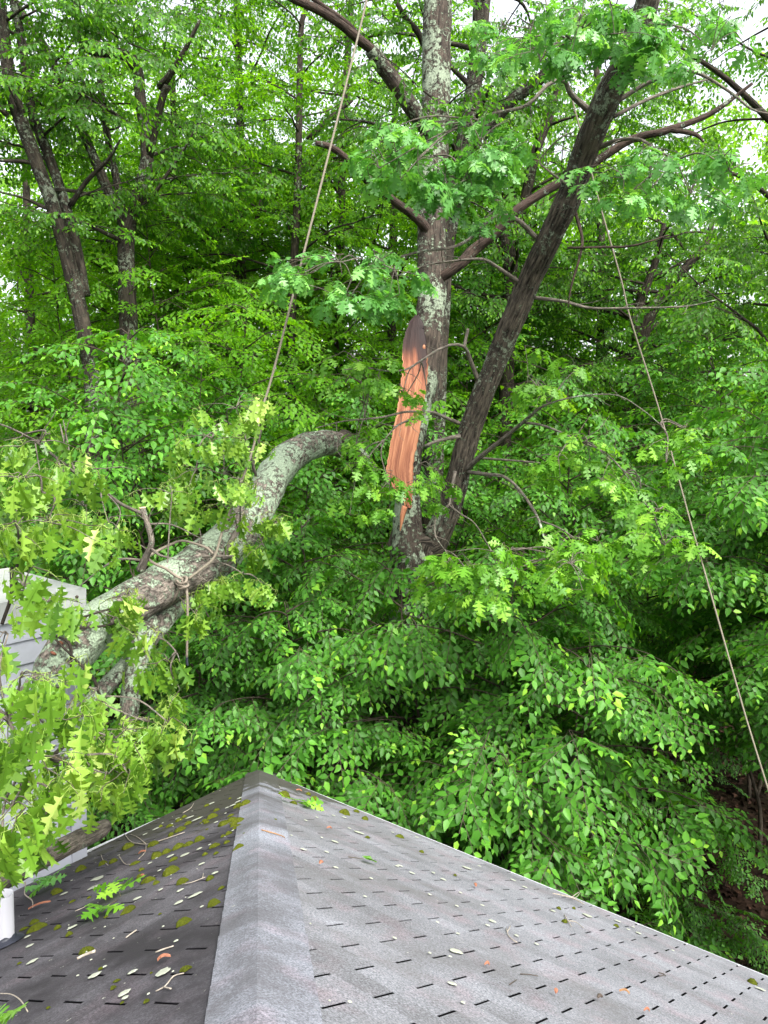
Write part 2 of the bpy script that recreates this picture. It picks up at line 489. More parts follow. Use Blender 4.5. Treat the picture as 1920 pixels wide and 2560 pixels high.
# ------------------------------------------------------------------ house: hip roof, hip cap, eaves, chimney chase, vent pipe
AZ, PI_ = math.radians(35.96), math.radians(26.5)
TP, CP, SP = math.tan(PI_), math.cos(PI_), math.sin(PI_)
E2 = Vector((math.sin(AZ), math.cos(AZ), 0))                 # plan direction down the right slope (and along the left eave)
E1 = Vector((-math.cos(AZ), math.sin(AZ), 0))                # plan direction down the left slope (and along the right eave)
HA = 0.826                                                   # camera above the roof planes
DE = (3.219 - HA) / TP                                       # plan distance from camera to each eave
CZ = CAM.z - 3.219                                           # eave height
VE = DE / CP


class Slope:
    def __init__(s, e, h):
        s.e, s.h = e, h
        s.O = CAM - Vector((0, 0, HA))
        s.d = Vector((e.x * CP, e.y * CP, -SP))
        s.n = Vector((e.x * SP, e.y * SP, CP))

    def p(s, u, v, lift=0.0):
        return s.O + s.h * u + s.d * v + s.n * lift

    def hit(s, px, py, lift=0.0):
        dr = at(px, py, 1.0) - CAM
        t = ((s.O + s.n * lift) - CAM).dot(s.n) / dr.dot(s.n)
        return CAM + dr * t


SR, SL = Slope(E2, -E1), Slope(E1, -E2)
corner = CAM + E1 * DE + E2 * DE
corner.z = CZ


def roof_at(px, py, lift=0.0):
    """the point of the roof seen at a pixel: the hip parts the two slopes"""
    a = SR.hit(px, py, lift)
    q = a - CAM
    if q.dot(E2) >= q.dot(E1): return a, SR
    return SL.hit(px, py, lift), SL


house = empty('house', (corner.x, corner.y, 0), 'house with a shingled hip roof, one slope dark and mossy, one clean grey', 'house')
rng = np.random.default_rng(5)


def shingle_slope(S, u0, v0, umax, mat, name, vmin=-1.6, curl=0.0):
    mb = MB()
    j0 = int(math.floor((vmin - v0) / 0.127))
    j1 = int(math.ceil((VE - v0) / 0.127))
    base = MB()
    # dark mat under the tabs
    base.add([S.p(-vmin * CP, vmin, -0.0009), S.p(umax, vmin, -0.0009), S.p(umax, VE, -0.0009), S.p(-VE * CP, VE, -0.0009)], [(0, 3, 2, 1)])
    for j in range(j0, j1 + 1):
        va = v0 - 0.0635 + 0.127 * j
        vb = min(va + 0.127, VE + 0.012)
        if vb - va < 0.01: continue
        uh = -va * CP
        off = u0 + (0.1524 if j % 2 else 0.0) + 0.01 * (rng.random() - 0.5)
        k0 = int(math.floor((uh - off) / 0.3048)) - 1
        k1 = int(math.ceil((umax - off) / 0.3048))
        tri = rng.random(3)
        for k in range(k0, k1):
            ua = off + k * 0.3048 + 0.0052 + 0.0018 * rng.random()
            ub = off + (k + 1) * 0.3048 - 0.0052
            # clip at the hip line u >= -v*CP
            def cl(u, v): return max(u, -v * CP + 0.004)
            if ub <= -vb * CP + 0.02: continue
            lo, hi = 0.0006, 0.0026 + 0.0012 * rng.random()
            skew = 0.003 * (rng.random() - 0.5)
            top = [S.p(cl(ua, va), va, lo), S.p(cl(ub, va), va, lo), S.p(cl(ub, vb), vb + skew, hi), S.p(cl(ua, vb), vb - skew, hi)]
            bot = [q - S.n * 0.0022 for q in top]
            t = 0.5 * tri[(k // 3) % 3] + 0.5 * rng.random()
            mb.add(top + bot, [(0, 3, 2, 1), (3, 7, 6, 2), (0, 4, 7, 3), (2, 6, 5, 1)], t)
    o = mb.build(name, mat, house, smooth=False)
    base.build('underlay', M['deck'], o, smooth=False).location = (0, 0, 0)
    return o


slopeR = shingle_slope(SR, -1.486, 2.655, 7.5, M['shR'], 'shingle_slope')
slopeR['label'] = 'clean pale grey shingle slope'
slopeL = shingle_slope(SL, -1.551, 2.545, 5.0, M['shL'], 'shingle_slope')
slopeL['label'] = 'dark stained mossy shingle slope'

# hip cap: overlapping bent shingles along the hip
hipd = (E1 + E2) * DE
hipd.z = -DE * TP
hl = hipd.length
hu = hipd.normalized()
hO = CAM - Vector((0, 0, HA))
mb = MB()
s = -2.2
hn = (SR.n + SL.n).normalized()
while s < hl - 0.02:
    s1 = min(s + 0.30, hl + 0.03)
    g = [0.5 * rng.random()] * 1
    rows = []
    for (ss, lift) in ((s, 0.007), (s + 0.5 * (s1 - s), 0.010), (s1, 0.0145)):
        row = []
        wv = 0.006 * (rng.random() - 0.5)
        for a, off in ((-1, 0.128 + wv * 0.3), (-1, 0.085), (-1, 0.035), (0, 0), (1, 0.035), (1, 0.09), (1, 0.165 + wv)):
            c = hO + hu * ss
            if a < 0:
                q = c + (SL.h * CP + SL.d * 0).normalized() * 0
                side = (SL.d - hu * SL.d.dot(hu)).normalized()
            elif a > 0: side = (SR.d - hu * SR.d.dot(hu)).normalized()
            else: side = Vector((0, 0, 0))
            nn = SL.n if a < 0 else SR.n if a > 0 else hn
            rnd = 0.008 if off == 0.035 else 0.0
            row.append(c + side * off + nn * (lift + rnd * 0.3) + (hn * (0.001) if a == 0 else Vector()))
        rows.append(row)
    vs = [q for r_ in rows for q in r_]
    n_ = len(rows[0])
    vs += [q - hn * 0.005 for q in rows[-1]]
    fs = []
    for r_ in range(3):
        for k in range(n_ - 1): fs.append((r_ * n_ + k, r_ * n_ + k + 1, (r_ + 1) * n_ + k + 1, (r_ + 1) * n_ + k))
    # side lips
    m0 = len(vs)
    for sd_ in (0, n_ - 1):
        nn = SL.n if sd_ == 0 else SR.n
        for r_ in range(3): vs.append(rows[r_][sd_] - nn * 0.013)
        a0 = m0 if sd_ == 0 else m0 + 3
        for r_ in range(2): fs.append((r_ * n_ + sd_, (r_ + 1) * n_ + sd_, a0 + r_ + 1, a0 + r_))
    mb.add(vs, fs, 0.2 + 0.6 * rng.random())
    s += 0.143
mb.build('hip_cap', M['cap'], house, smooth=False)

# eaves: fascia, drip edge, gutter, walls
dwn = Vector((0, 0, -1))
mb = MB()
mb.box(corner + E1 * -0.02 + E2 * -0.012 + dwn * 0.19, -E1 * 9, E2 * 0.02, -dwn * 0.17)
mb.box(corner + E1 * -0.012 + E2 * -0.04 + dwn * 0.192, E1 * 0.02, -E2 * (abs((SL.hit(207, 2133) - corner).dot(E2)) - 0.05), -dwn * 0.17)
mb.build('fascia', M['white'], house, smooth=False)
mb = MB()
mb.box(corner + E1 * 0.02 + E2 * -0.03 + dwn * 0.018, -E1 * 9, E2 * 0.052, -dwn * 0.012)
mb.build('drip_edge', M['white'], house, smooth=False)
gend = SL.hit(207, 2133)                                      # gutter stops against the chimney
glen = abs((gend - corner).dot(E2))
# K-style gutter profile swept along the left eave
prof = [(0.0, 0.0), (0.0, -0.105), (0.075, -0.105), (0.095, -0.085), (0.082, -0.045), (0.112, -0.018), (0.112, 0.004), (0.102, 0.004), (0.102, -0.014), (0.074, -0.043), (0.085, -0.083), (0.07, -0.097), (0.008, -0.097), (0.008, 0.0)]
g0 = corner + E1 * 0.013 + dwn * 0.012
mb = MB()
vs = [g0 + dwn * 0.10 + E1 * a - dwn * b for a, b in prof] + [g0 + dwn * 0.048 - E2 * glen + E1 * a - dwn * b for a, b in prof]
k = len(prof)
mb.add(vs, [(i, (i + 1) % k, k + (i + 1) % k, k + i) for i in range(k)])
gut = mb.build('gutter', M['white'], house, smooth=False)
mb = MB()
gp = g0 + dwn * 0.048 - E2 * (glen + 0.002)
mb.add([gp + E1 * a - dwn * b for a, b in prof[:7]] + [gp - E2 * 0.004 + E1 * a - dwn * b for a, b in prof[:7]],
       [tuple(range(7)), tuple(reversed(range(7, 14)))] + [(i, (i + 1) % 7, 7 + (i + 1) % 7, 7 + i) for i in range(7)])
mb.build('gutter_end_cap', M['captrim'], gut, smooth=False).location = (0, 0, 0)


def siding(mb, p0, along, length, out, z0, z1, pitch=0.115):
    """horizontal vinyl courses with a butt edge each"""
    z = z1
    while z > z0 + 0.001:
        zb = max(z - pitch, z0)
        a, b = p0 + along * 0, p0 + along * length
        q = [Vector((a.x, a.y, z)), Vector((b.x, b.y, z)), Vector((b.x, b.y, zb)) + out * 0.016, Vector((a.x, a.y, zb)) + out * 0.016,
             Vector((b.x, b.y, zb)), Vector((a.x, a.y, zb))]
        mb.add(q, [(0, 3, 2, 1), (3, 5, 4, 2)])
        z = zb


wcor = corner - E1 * 0.35 - E2 * 0.35
wcor.z = 0
mb = MB()
siding(mb, wcor, -E1, 9, E2, -0.3, CZ - 0.12)
siding(mb, wcor, -E2, 7, E1, -0.3, CZ - 0.12)
mb.build('wall', M['siding'], house, smooth=False)
mb = MB()
sz = CZ - 0.185
mb.add([Vector((*(corner - E1 * 0.02 - E2 * 0.02).xy, sz)), Vector((*(corner - E1 * 9 - E2 * 0.02).xy, sz)), Vector((*(wcor - E1 * 9).xy, sz)), Vector((*wcor.xy, sz))], [(0, 1, 2, 3)])
mb.add([Vector((*(corner - E1 * 0.02 - E2 * 0.02).xy, sz)), Vector((*(corner - E2 * 7 - E1 * 0.02).xy, sz)), Vector((*(wcor - E2 * 7).xy, sz)), Vector((*wcor.xy, sz))], [(3, 2, 1, 0)])
mb.build('soffit', M['white'], house, smooth=False)

# chimney chase standing at the left eave, where the gutter ends
fd = DE - 0.10                                               # plan distance of its roof-side face


def on_face(px, py):
    dr = at(px, py, 1.0) - CAM
    return CAM + dr * (fd / dr.dot(E1))


ck = on_face(202, 1800)
ck.z = 0
ctop = on_face(200, 1512).z
cw, cdp = 2.4, 0.95
mb = MB()
siding(mb, ck - E2 * 0.075, -E2, cw - 0.15, -E1, 0.0, ctop - 0.005, 0.155)
siding(mb, ck + E1 * 0.075, E1, cdp - 0.15, E2, 0.0, ctop - 0.005, 0.155)
siding(mb, ck - E2 * cw + E1 * 0.075, E1, cdp - 0.15, -E2, 0.0, ctop - 0.005, 0.155)
siding(mb, ck + E1 * cdp - E2 * 0.075, -E2, cw - 0.15, E1, 0.0, ctop - 0.005, 0.155)
chase = mb.build('chimney_chase', M['siding'], house, smooth=False)
chase['label'] = 'chimney clad in grey horizontal siding'
for a, b in ((0, 0), (1, 0), (0, 1), (1, 1)):
    mb = MB()
    o = ck - E2 * (cw * a) + E1 * (cdp * b)
    s2 = 1 if a else -1
    s1_ = -1 if b else 1
    mb.box(o - E1 * (0.02 * s1_) - E2 * (-0.02 * -s2), E2 * (0.115 * s2), E1 * (0.022 * s1_), Vector((0, 0, ctop - 0.008)))
    mb.box(o - E1 * (-0.002 * s1_) - E2 * (-0.02 * -s2), E2 * (0.022 * s2), E1 * (0.095 * s1_), Vector((0, 0, ctop - 0.010)))
    mb.build('corner_trim', M['siding'], chase, smooth=False).location = (0, 0, 0)
mb = MB()
cz = on_face(200, 1470).z
o = ck + E2 * 0.035 - E1 * 0.035
fl = cz - ctop + 0.02
for (p0, a, b) in ((o, -E2 * (cw + 0.07), E1 * 0.012), (o + E1 * (cdp + 0.058), -E2 * (cw + 0.07), E1 * 0.012),
                   (o + E1 * 0.013, -E2 * 0.012, E1 * (cdp + 0.044)), (o + E1 * 0.013 - E2 * (cw + 0.058), -E2 * 0.012, E1 * (cdp + 0.044))):
    mb.box(Vector((p0.x, p0.y, ctop - 0.02)), a, b, Vector((0, 0, fl)))
pa = [o + E1 * 0.002 - E2 * 0.002, o + E1 * 0.002 - E2 * (cw + 0.068), o + E1 * (cdp + 0.068) - E2 * (cw + 0.068), o + E1 * (cdp + 0.068) - E2 * 0.002]
pc = o + E1 * (cdp / 2 + 0.03) - E2 * (cw / 2 + 0.03)
for q in pa: q.z = cz + 0.001
vs = [tuple(q) for q in pa] + [tuple(q.lerp(Vector((pc.x, pc.y, q.z)), 0.55) + Vector((0, 0, 0.035))) for q in pa]
mb.add(vs, [(0, 3, 7, 4), (3, 2, 6, 7), (2, 1, 5, 6), (1, 0, 4, 5), (4, 7, 6, 5)])
capo = mb.build('chase_cap', M['captrim'], chase, smooth=False)
capo.location = (0, 0, 0)
capo['label'] = 'weathered white sheet metal chimney cover'
mb = MB()
bp_ = on_face(184, 1490) - E1 * 0.036
tube(mb, [bp_ + E1 * 0.004, bp_ - E1 * 0.008], [0.011, 0.011], 8, 1)
mb.build('bolt', M['bolt'], chase).location = (0, 0, 0)

# white plastic vent pipe with a rubber boot
vb = SL.hit(12, 2362)
vd = (vb - CAM).dot(FW)
vr = 23 * vd / F
vtop = vb.z + 0.0
vt = CAM + (at(18, 2226, 1.0) - CAM) * vd
hgt = vt.z - vb.z
mb = MB()
sg = 28
vs, fs = [], []
for (r_, z_) in ((vr, -0.05), (vr, hgt), (vr * 0.965, hgt + 0.002), (vr * 0.91, hgt), (vr * 0.91, 0.0)):
    for k in range(sg): vs.append((vb.x + r_ * math.cos(2 * math.pi * k / sg), vb.y + r_ * math.sin(2 * math.pi * k / sg), vb.z + z_))
for r_ in range(4):
    for k in range(sg): fs.append((r_ * sg + k, r_ * sg + (k + 1) % sg, (r_ + 1) * sg + (k + 1) % sg, (r_ + 1) * sg + k))
mb.add(vs, fs)
vp = mb.build('vent_pipe', M['pvc'], house)
vp['label'] = 'white plastic vent pipe'
mb = MB()
vs, fs = [], []
for (r_, z_, tl) in ((vr * 2.0, 0.008, 1), (vr * 1.7, 0.02, 1), (vr * 1.25, 0.03, 0.6), (vr * 1.09, 0.05, 0.2), (vr * 1.035, 0.058, 0)):
    for k in range(sg):
        c, s_ = math.cos(2 * math.pi * k / sg), math.sin(2 * math.pi * k / sg)
        q = Vector((vb.x + r_ * c, vb.y + r_ * s_, vb.z))
        dz = -(q - vb).dot(E1) * TP * tl
        vs.append((q.x, q.y, vb.z + dz + z_ + (0.006 * math.sin(5 * k) if tl == 0 else 0)))
for r_ in range(4):
    for k in range(sg): fs.append((r_ * sg + k, r_ * sg + (k + 1) % sg, (r_ + 1) * sg + (k + 1) % sg, (r_ + 1) * sg + k))
mb.add(vs, fs)
mb.build('pipe_boot', M['rubber'], vp).location = (0, 0, 0)

# ------------------------------------------------------------------ leaves and sprays (numpy prototypes)
def Rot(phi, pitch, roll):
    """x axis turned to azimuth phi and tipped down by pitch, rolled about itself"""
    c, s = math.cos(phi), math.sin(phi)
    cp, sp = math.cos(pitch), math.sin(pitch)
    cr, sr = math.cos(roll), math.sin(roll)
    Z = np.array([[c, -s, 0], [s, c, 0], [0, 0, 1]])
    Y = np.array([[cp, 0, sp], [0, 1, 0], [-sp, 0, cp]])
    X = np.array([[1, 0, 0], [0, cr, -sr], [0, sr, cr]])
    return Z @ Y @ X


def leaf_ovate(L, W, fold=0.25, curl=0.18):
    """pointed oval blade folded along its midrib"""
    xs = np.array([0, 0.28, 0.62, 1.0])
    ws = np.array([0, 0.46, 0.36, 0]) * W
    v = [(0, 0, 0), (0.5 * L, 0, -curl * L * 0.22), (L, 0, -curl * L)]
    for sgn in (1, -1):
        for x, wd in zip(xs[1:3], ws[1:3]): v.append((x * L, sgn * wd, fold * wd - curl * L * x * x))
    f = [(0, 1, 4, 3), (1, 2, 4), (0, 5, 6, 1), (1, 6, 2)]
    return np.array(v), f


def leaf_kite(L, W, fold=0.25, curl=0.12):
    v = [(0, 0, 0), (0.42 * L, 0.5 * W, fold * W * 0.5), (L, 0, -curl * L), (0.42 * L, -0.5 * W, fold * W * 0.5)]
    return np.array(v), [(0, 2, 1), (0, 3, 2)]


OAK_HALF = [(0.05, .012), (0.13, .05), (0.17, .22), (0.215, .19), (0.25, .06), (0.33, .075), (0.40, .34), (0.44, .30), (0.485, .36), (0.52, .27), (0.54, .075), (0.60, .085),
            (0.70, .35), (0.735, .27), (0.785, .27), (0.77, .085), (0.83, .085), (0.89, .19), (0.91, .075)]


def leaf_oak(L, W, fold=0.3, curl=0.2, rs=None):
    """pointed-lobed oak blade"""
    v = [(0, 0, 0), (0.5 * L, 0, -curl * 0.25 * L), (L, 0, -curl * L)]
    k = len(OAK_HALF)
    f = []
    for h, sgn in ((0, 1), (1, -1)):
        for x, y in OAK_HALF:
            jx = 1.0 if rs is None else 1 + 0.06 * (rs.random() - 0.5)
            jy = 1.0 if rs is None else 1 + 0.35 * (rs.random() - 0.5)
            yy = y * W * 1.35 * jy
            v.append((x * L * jx, sgn * yy, fold * yy * 0.7 - curl * L * x * x - 0.9 * yy * yy / W))
        o = 3 + h * k
        ring = [0] + [o + i for i in range(k)] + [2, 1]
        f.append(tuple(ring) if sgn < 0 else tuple(reversed(ring)))
    return np.array(v), f


class Proto:
    def __init__(s): s.v, s.l, s.c, s.t, s.n = [], [], [], [], 0

    def leaf(s, lv, lf, R, p, tint):
        s.v.append(lv @ R.T + p)
        for f in lf:
            s.l.extend(i + s.n for i in f); s.c.append(len(f))
        s.t.append(np.full(len(lv), tint)); s.n += len(lv)

    def twig(s, a, b, r0, r1):
        a, b = np.array(a), np.array(b)
        d = b - a; d = d / (np.linalg.norm(d) + 1e-9)
        n = np.cross(d, [0.1, 0.2, 1.0]); n /= np.linalg.norm(n) + 1e-9
        m = np.cross(d, n)
        vs = []
        for q, r in ((a, r0), (b, r1)):
            for k in range(3):
                an = 2 * math.pi * k / 3
                vs.append(q + n * (r * math.cos(an)) + m * (r * math.sin(an)))
        s.leaf(np.array(vs), [(0, 1, 4, 3), (1, 2, 5, 4), (2, 0, 3, 5)], np.eye(3), np.zeros(3), -1.0)

    def done(s):
        s.v = np.concatenate(s.v); s.t = np.concatenate(s.t)
        s.l = np.array(s.l, np.int32); s.c = np.array(s.c, np.int32)
        return s


def spray_flat(rs, length, Lf, ratio, kind=leaf_ovate, side=3, gap=0.045, droop=(0.1, 0.6), young=True):
    """a flat fan: twig with side twigs, leaves alternate along both"""
    P = Proto()

    def run(p0, phi, ln, r, z0):
        n = max(3, int(ln / gap))
        last = p0
        for i in range(n + 1):
            t = i / n
            p = p0 + np.array([math.cos(phi) * ln * t, math.sin(phi) * ln * t, z0 - 0.16 * ln * t * t])
            if i and i % 2 == 0: P.twig(last, p, r, r * 0.8); last = p
            if i < 1: continue
            sg = 1 if i % 2 else -1
            tip = i == n
            a = phi + (0 if tip else sg * rs.uniform(0.65, 1.1))
            sc = rs.uniform(0.62, 1.15) * (0.72 if t > 0.85 else 1.0)
            lv, lf = kind(Lf * sc, Lf * sc * ratio * rs.uniform(0.9, 1.1), rs.uniform(0.1, 0.4), rs.uniform(0.08, 0.3))
            ti = rs.uniform(0.1, 0.72)
            if young and t > 0.8 and rs.random() < 0.45: ti = rs.uniform(0.75, 1.0)
            P.leaf(lv, lf, Rot(a, rs.uniform(*droop), rs.normal(0, 0.28)), p, ti)
    run(np.zeros(3), 0, length, 0.003, 0)
    for k in range(side):
        t = 0.15 + 0.6 * (k + rs.uniform(0, 0.8)) / max(1, side)
        sg = 1 if k % 2 else -1
        run(np.array([length * t, 0, -0.16 * length * t * t]), sg * rs.uniform(0.55, 0.9), length * rs.uniform(0.42, 0.6), 0.002, 0)
    return P.done()


def spray_oak(rs, Lf, wilt=False, n=11, length=0.24):
    """oak shoot: leaves crowd at the tip; wilted ones hang from arched stalks"""
    P = Proto()
    P.twig((0, 0, 0), (length * 0.55, 0, 0.015), 0.004, 0.003)
    P.twig((length * 0.55, 0, 0.015), (length, 0, 0.0), 0.003, 0.002)
    for i in range(n):
        t = 0.3 + 0.7 * (i / n) ** 0.6
        p = np.array([length * t, 0, 0.008])
        a = i * 2.4 + rs.uniform(-0.4, 0.4)
        sc = rs.uniform(0.55, 1.1)
        lv, lf = leaf_oak(Lf * sc, Lf * sc * rs.uniform(0.6, 0.78), rs.uniform(0.1, 0.5), rs.uniform(0.05, 0.35), rs)
        ti = float(np.clip(rs.normal(0.5, 0.22), 0, 1))
        st = rs.uniform(0.03, 0.055)
        if wilt:
            q1 = p + np.array([math.cos(a) * st, math.sin(a) * st, 0.012])
            q2 = q1 + np.array([math.cos(a) * st * 0.5, math.sin(a) * st * 0.5, -st])
            P.twig(p, q1, 0.0015, 0.0012); P.twig(q1, q2, 0.0012, 0.001)
            P.t[-1][:] = 0.95; P.t[-2][:] = 0.95
            lv, lf = leaf_oak(Lf * sc, Lf * sc * rs.uniform(0.5, 0.7), rs.uniform(0.3, 1.3), rs.uniform(0.1, 0.7), rs)
            P.leaf(lv, lf, Rot(a, rs.uniform(1.1, 1.6), rs.normal(0, 0.9)), q2, float(np.clip(rs.normal(0.45, 0.28), 0, 1)))
        else:
            a = math.copysign(abs(((a + math.pi) % (2 * math.pi)) - math.pi) * 0.72, ((a + math.pi) % (2 * math.pi)) - math.pi)
            q1 = p + np.array([math.cos(a) * st, math.sin(a) * st, 0.006])
            P.twig(p, q1, 0.0015, 0.001)
            P.t[-1][:] = 0.95
            P.leaf(lv, lf, Rot(a, rs.uniform(0.05, 0.95), rs.normal(0, 0.35)), q1, ti)
    return P.done()


rp = np.random.default_rng(11)
PB = [spray_flat(rp, rp.uniform(0.42, 0.6), 0.10, 0.56, side=6, gap=0.042) for _ in range(6)]            # hornbeam-like sapling sprays
PM = [spray_flat(rp, rp.uniform(0.5, 0.7), 0.105, 0.6, side=5, gap=0.055, droop=(0.0, 0.6)) for _ in range(5)]   # broad understory
PC = [spray_flat(rp, rp.uniform(0.5, 0.72), 0.105, 0.56, kind=leaf_kite, side=5, gap=0.058, droop=(0.05, 0.9)) for _ in range(6)]   # hanging canopy leaves
PY = [spray_flat(rp, rp.uniform(0.5, 0.75), 0.10, 0.7, kind=leaf_kite, side=5, gap=0.055, droop=(0.0, 0.5)) for _ in range(5)]    # flat tiered canopy leaves
PO = [spray_oak(rp, 0.165, n=10) for _ in range(6)]
PW = [spray_oak(rp, 0.20, True, 6, 0.17) for _ in range(6)]


class Leaves:
    """collects spray placements and bakes them into one mesh"""
    def __init__(s, protos): s.P, s.items = protos, [[] for _ in protos]

    def put(s, p, R, sc, dt, rs): s.items[int(rs.integers(len(s.P)))].append((R * sc, np.array(p), dt))

    def count(s): return sum(len(i) for i in s.items)

    def bake(s, name, mat, parent):
        mb = MB()
        for P, it in zip(s.P, s.items):
            if not it: continue
            R = np.stack([i[0] for i in it]); T = np.stack([i[1] for i in it]); D = np.array([i[2] for i in it])
            n, m = len(it), len(P.v)
            V = np.einsum('nij,mj->nmi', R, P.v) + T[:, None, :]
            t = P.t[None, :] + D[:, None] * (P.t[None, :] >= 0)
            t = np.where(P.t[None, :] < 0, -1.0, np.clip(t, 0, 1))
            L = (P.l[None, :] + (np.arange(n) * m)[:, None]).ravel()
            mb.blocks.append((V.reshape(-1, 3), L.astype(np.int32), np.tile(P.c, n), t.ravel()))
        return mb.build(name, mat, parent)


def path(rs, p0, d, L, n=6, wander=0.18, sag=0.0, lift=0.0):
    """a wandering line from p0 along d; sag bends it down towards its tip"""
    p, d = Vector(p0), Vector(d).normalized()
    out = [p.copy()]
    for i in range(n):
        d = (d + Vector((rs.normal(0, wander), rs.normal(0, wander), rs.normal(0, wander * 0.6) - sag * (i / n) + lift))).normalized()
        p = p + d * (L / n)
        out.append(p.copy())
    return out


def along(pts, t):
    x = t * (len(pts) - 1)
    i = min(int(x), len(pts) - 2)
    return pts[i].lerp(pts[i + 1], x - i), (pts[i + 1] - pts[i]).normalized()


def sprays_on(lv, rs, pts, step, t0=0.2, size=1.0, tilt=0.3, dt=0.0, roll=0.3, fan=0.85):
    L = sum((b - a).length for a, b in zip(pts, pts[1:]))
    n = max(2, int(L * (1 - t0) / step))
    for i in range(n + 1):
        t = t0 + (1 - t0) * i / n
        p, d = along(pts, min(t, 0.999))
        az = math.atan2(d.y, d.x)
        if i < n: az += (1 if i % 2 else -1) * rs.uniform(fan * 0.6, fan * 1.3)
        lv.put(p, Rot(az, tilt + rs.normal(0, 0.22), rs.normal(0, roll)), size * rs.uniform(0.8, 1.2), dt + rs.normal(0, 0.08), rs)


def ground_end(q):
    return Vector((q.x, q.y, gz(q.x, q.y) - 0.15))


def sapling(label, base, h, r, nb, protos, mat, seed, name='sapling', cat='sapling', group='saplings behind the house', low=0.15, lean=(0, 0), step=0.2, size=1.0, dt=0.0, tilt=0.32, bark='twigbark', prof=None, stems=1, wr=0.035):
    """an understory tree: one or more thin stems with tiers of branches that carry flat leaf fans"""
    rs = np.random.default_rng(seed)
    b = Vector((base[0], base[1], gz(*base)))
    root = empty(name, b, label, cat, group)
    wood, lv = MB(), Leaves(protos)
    prof = prof or (lambda t: math.sin(math.pi * min(1, 0.18 + 0.80 * t)) ** 0.7)
    for s in range(stems):
        a = 2.4 * s + seed
        sp = 0.0 if stems == 1 else 0.16 * h
        top = b + Vector((lean[0] + sp * math.cos(a), lean[1] + sp * math.sin(a), h * (1 if s == 0 else rs.uniform(0.75, 0.95))))
        pts = [b + Vector((0.05 * math.cos(a), 0.05 * math.sin(a), -0.1)) * (1 if stems > 1 else 0.3)]
        for i in range(1, 6): pts.append(b.lerp(top, i / 5) + Vector((rs.normal(0, 0.07), rs.normal(0, 0.07), 0)) * (i < 5))
        tube(wood, pts, [wr * (1 - 0.85 * i / 5) for i in range(6)], 7, 4, 0.1)
        n = int(1.25 * nb) // stems
        for i in range(n):
            t = low + (1 - low) * (i + rs.uniform(0, 1)) / n
            p, _ = along(pts, min(t, 0.99))
            az = i * 2.39996 + seed * 1.7 + rs.normal(0, 0.3)
            L = r * prof((t - low) / (1 - low)) * rs.uniform(0.72, 1.15)
            if L < 0.2: continue
            up = 0.55 * t + 0.05
            pp = path(rs, p, Vector((math.cos(az), math.sin(az), up)), L, 6, 0.10, 0.14 + 0.10 * t)
            tube(wood, pp, [wr * 0.38 * (1 - 0.8 * k / 6) for k in range(7)], 5, 2)
            sprays_on(lv, rs, pp, step, 0.22, size, tilt, dt)
        sprays_on(lv, rs, pts[-3:], 0.16, 0.3, size * 0.9, 0.1, dt + 0.08)
    wood.build('trunk', M[bark], root)
    lv.bake('crown', M[mat], root)
    return root


def px_nodes(nodes):
    """(px, py, depth, width in photo pixels) -> points and radii"""
    P = [at(a, b, c) for a, b, c, _ in nodes]
    R = [0.5 * wd * c / F for _, _, c, wd in nodes]
    return P, R


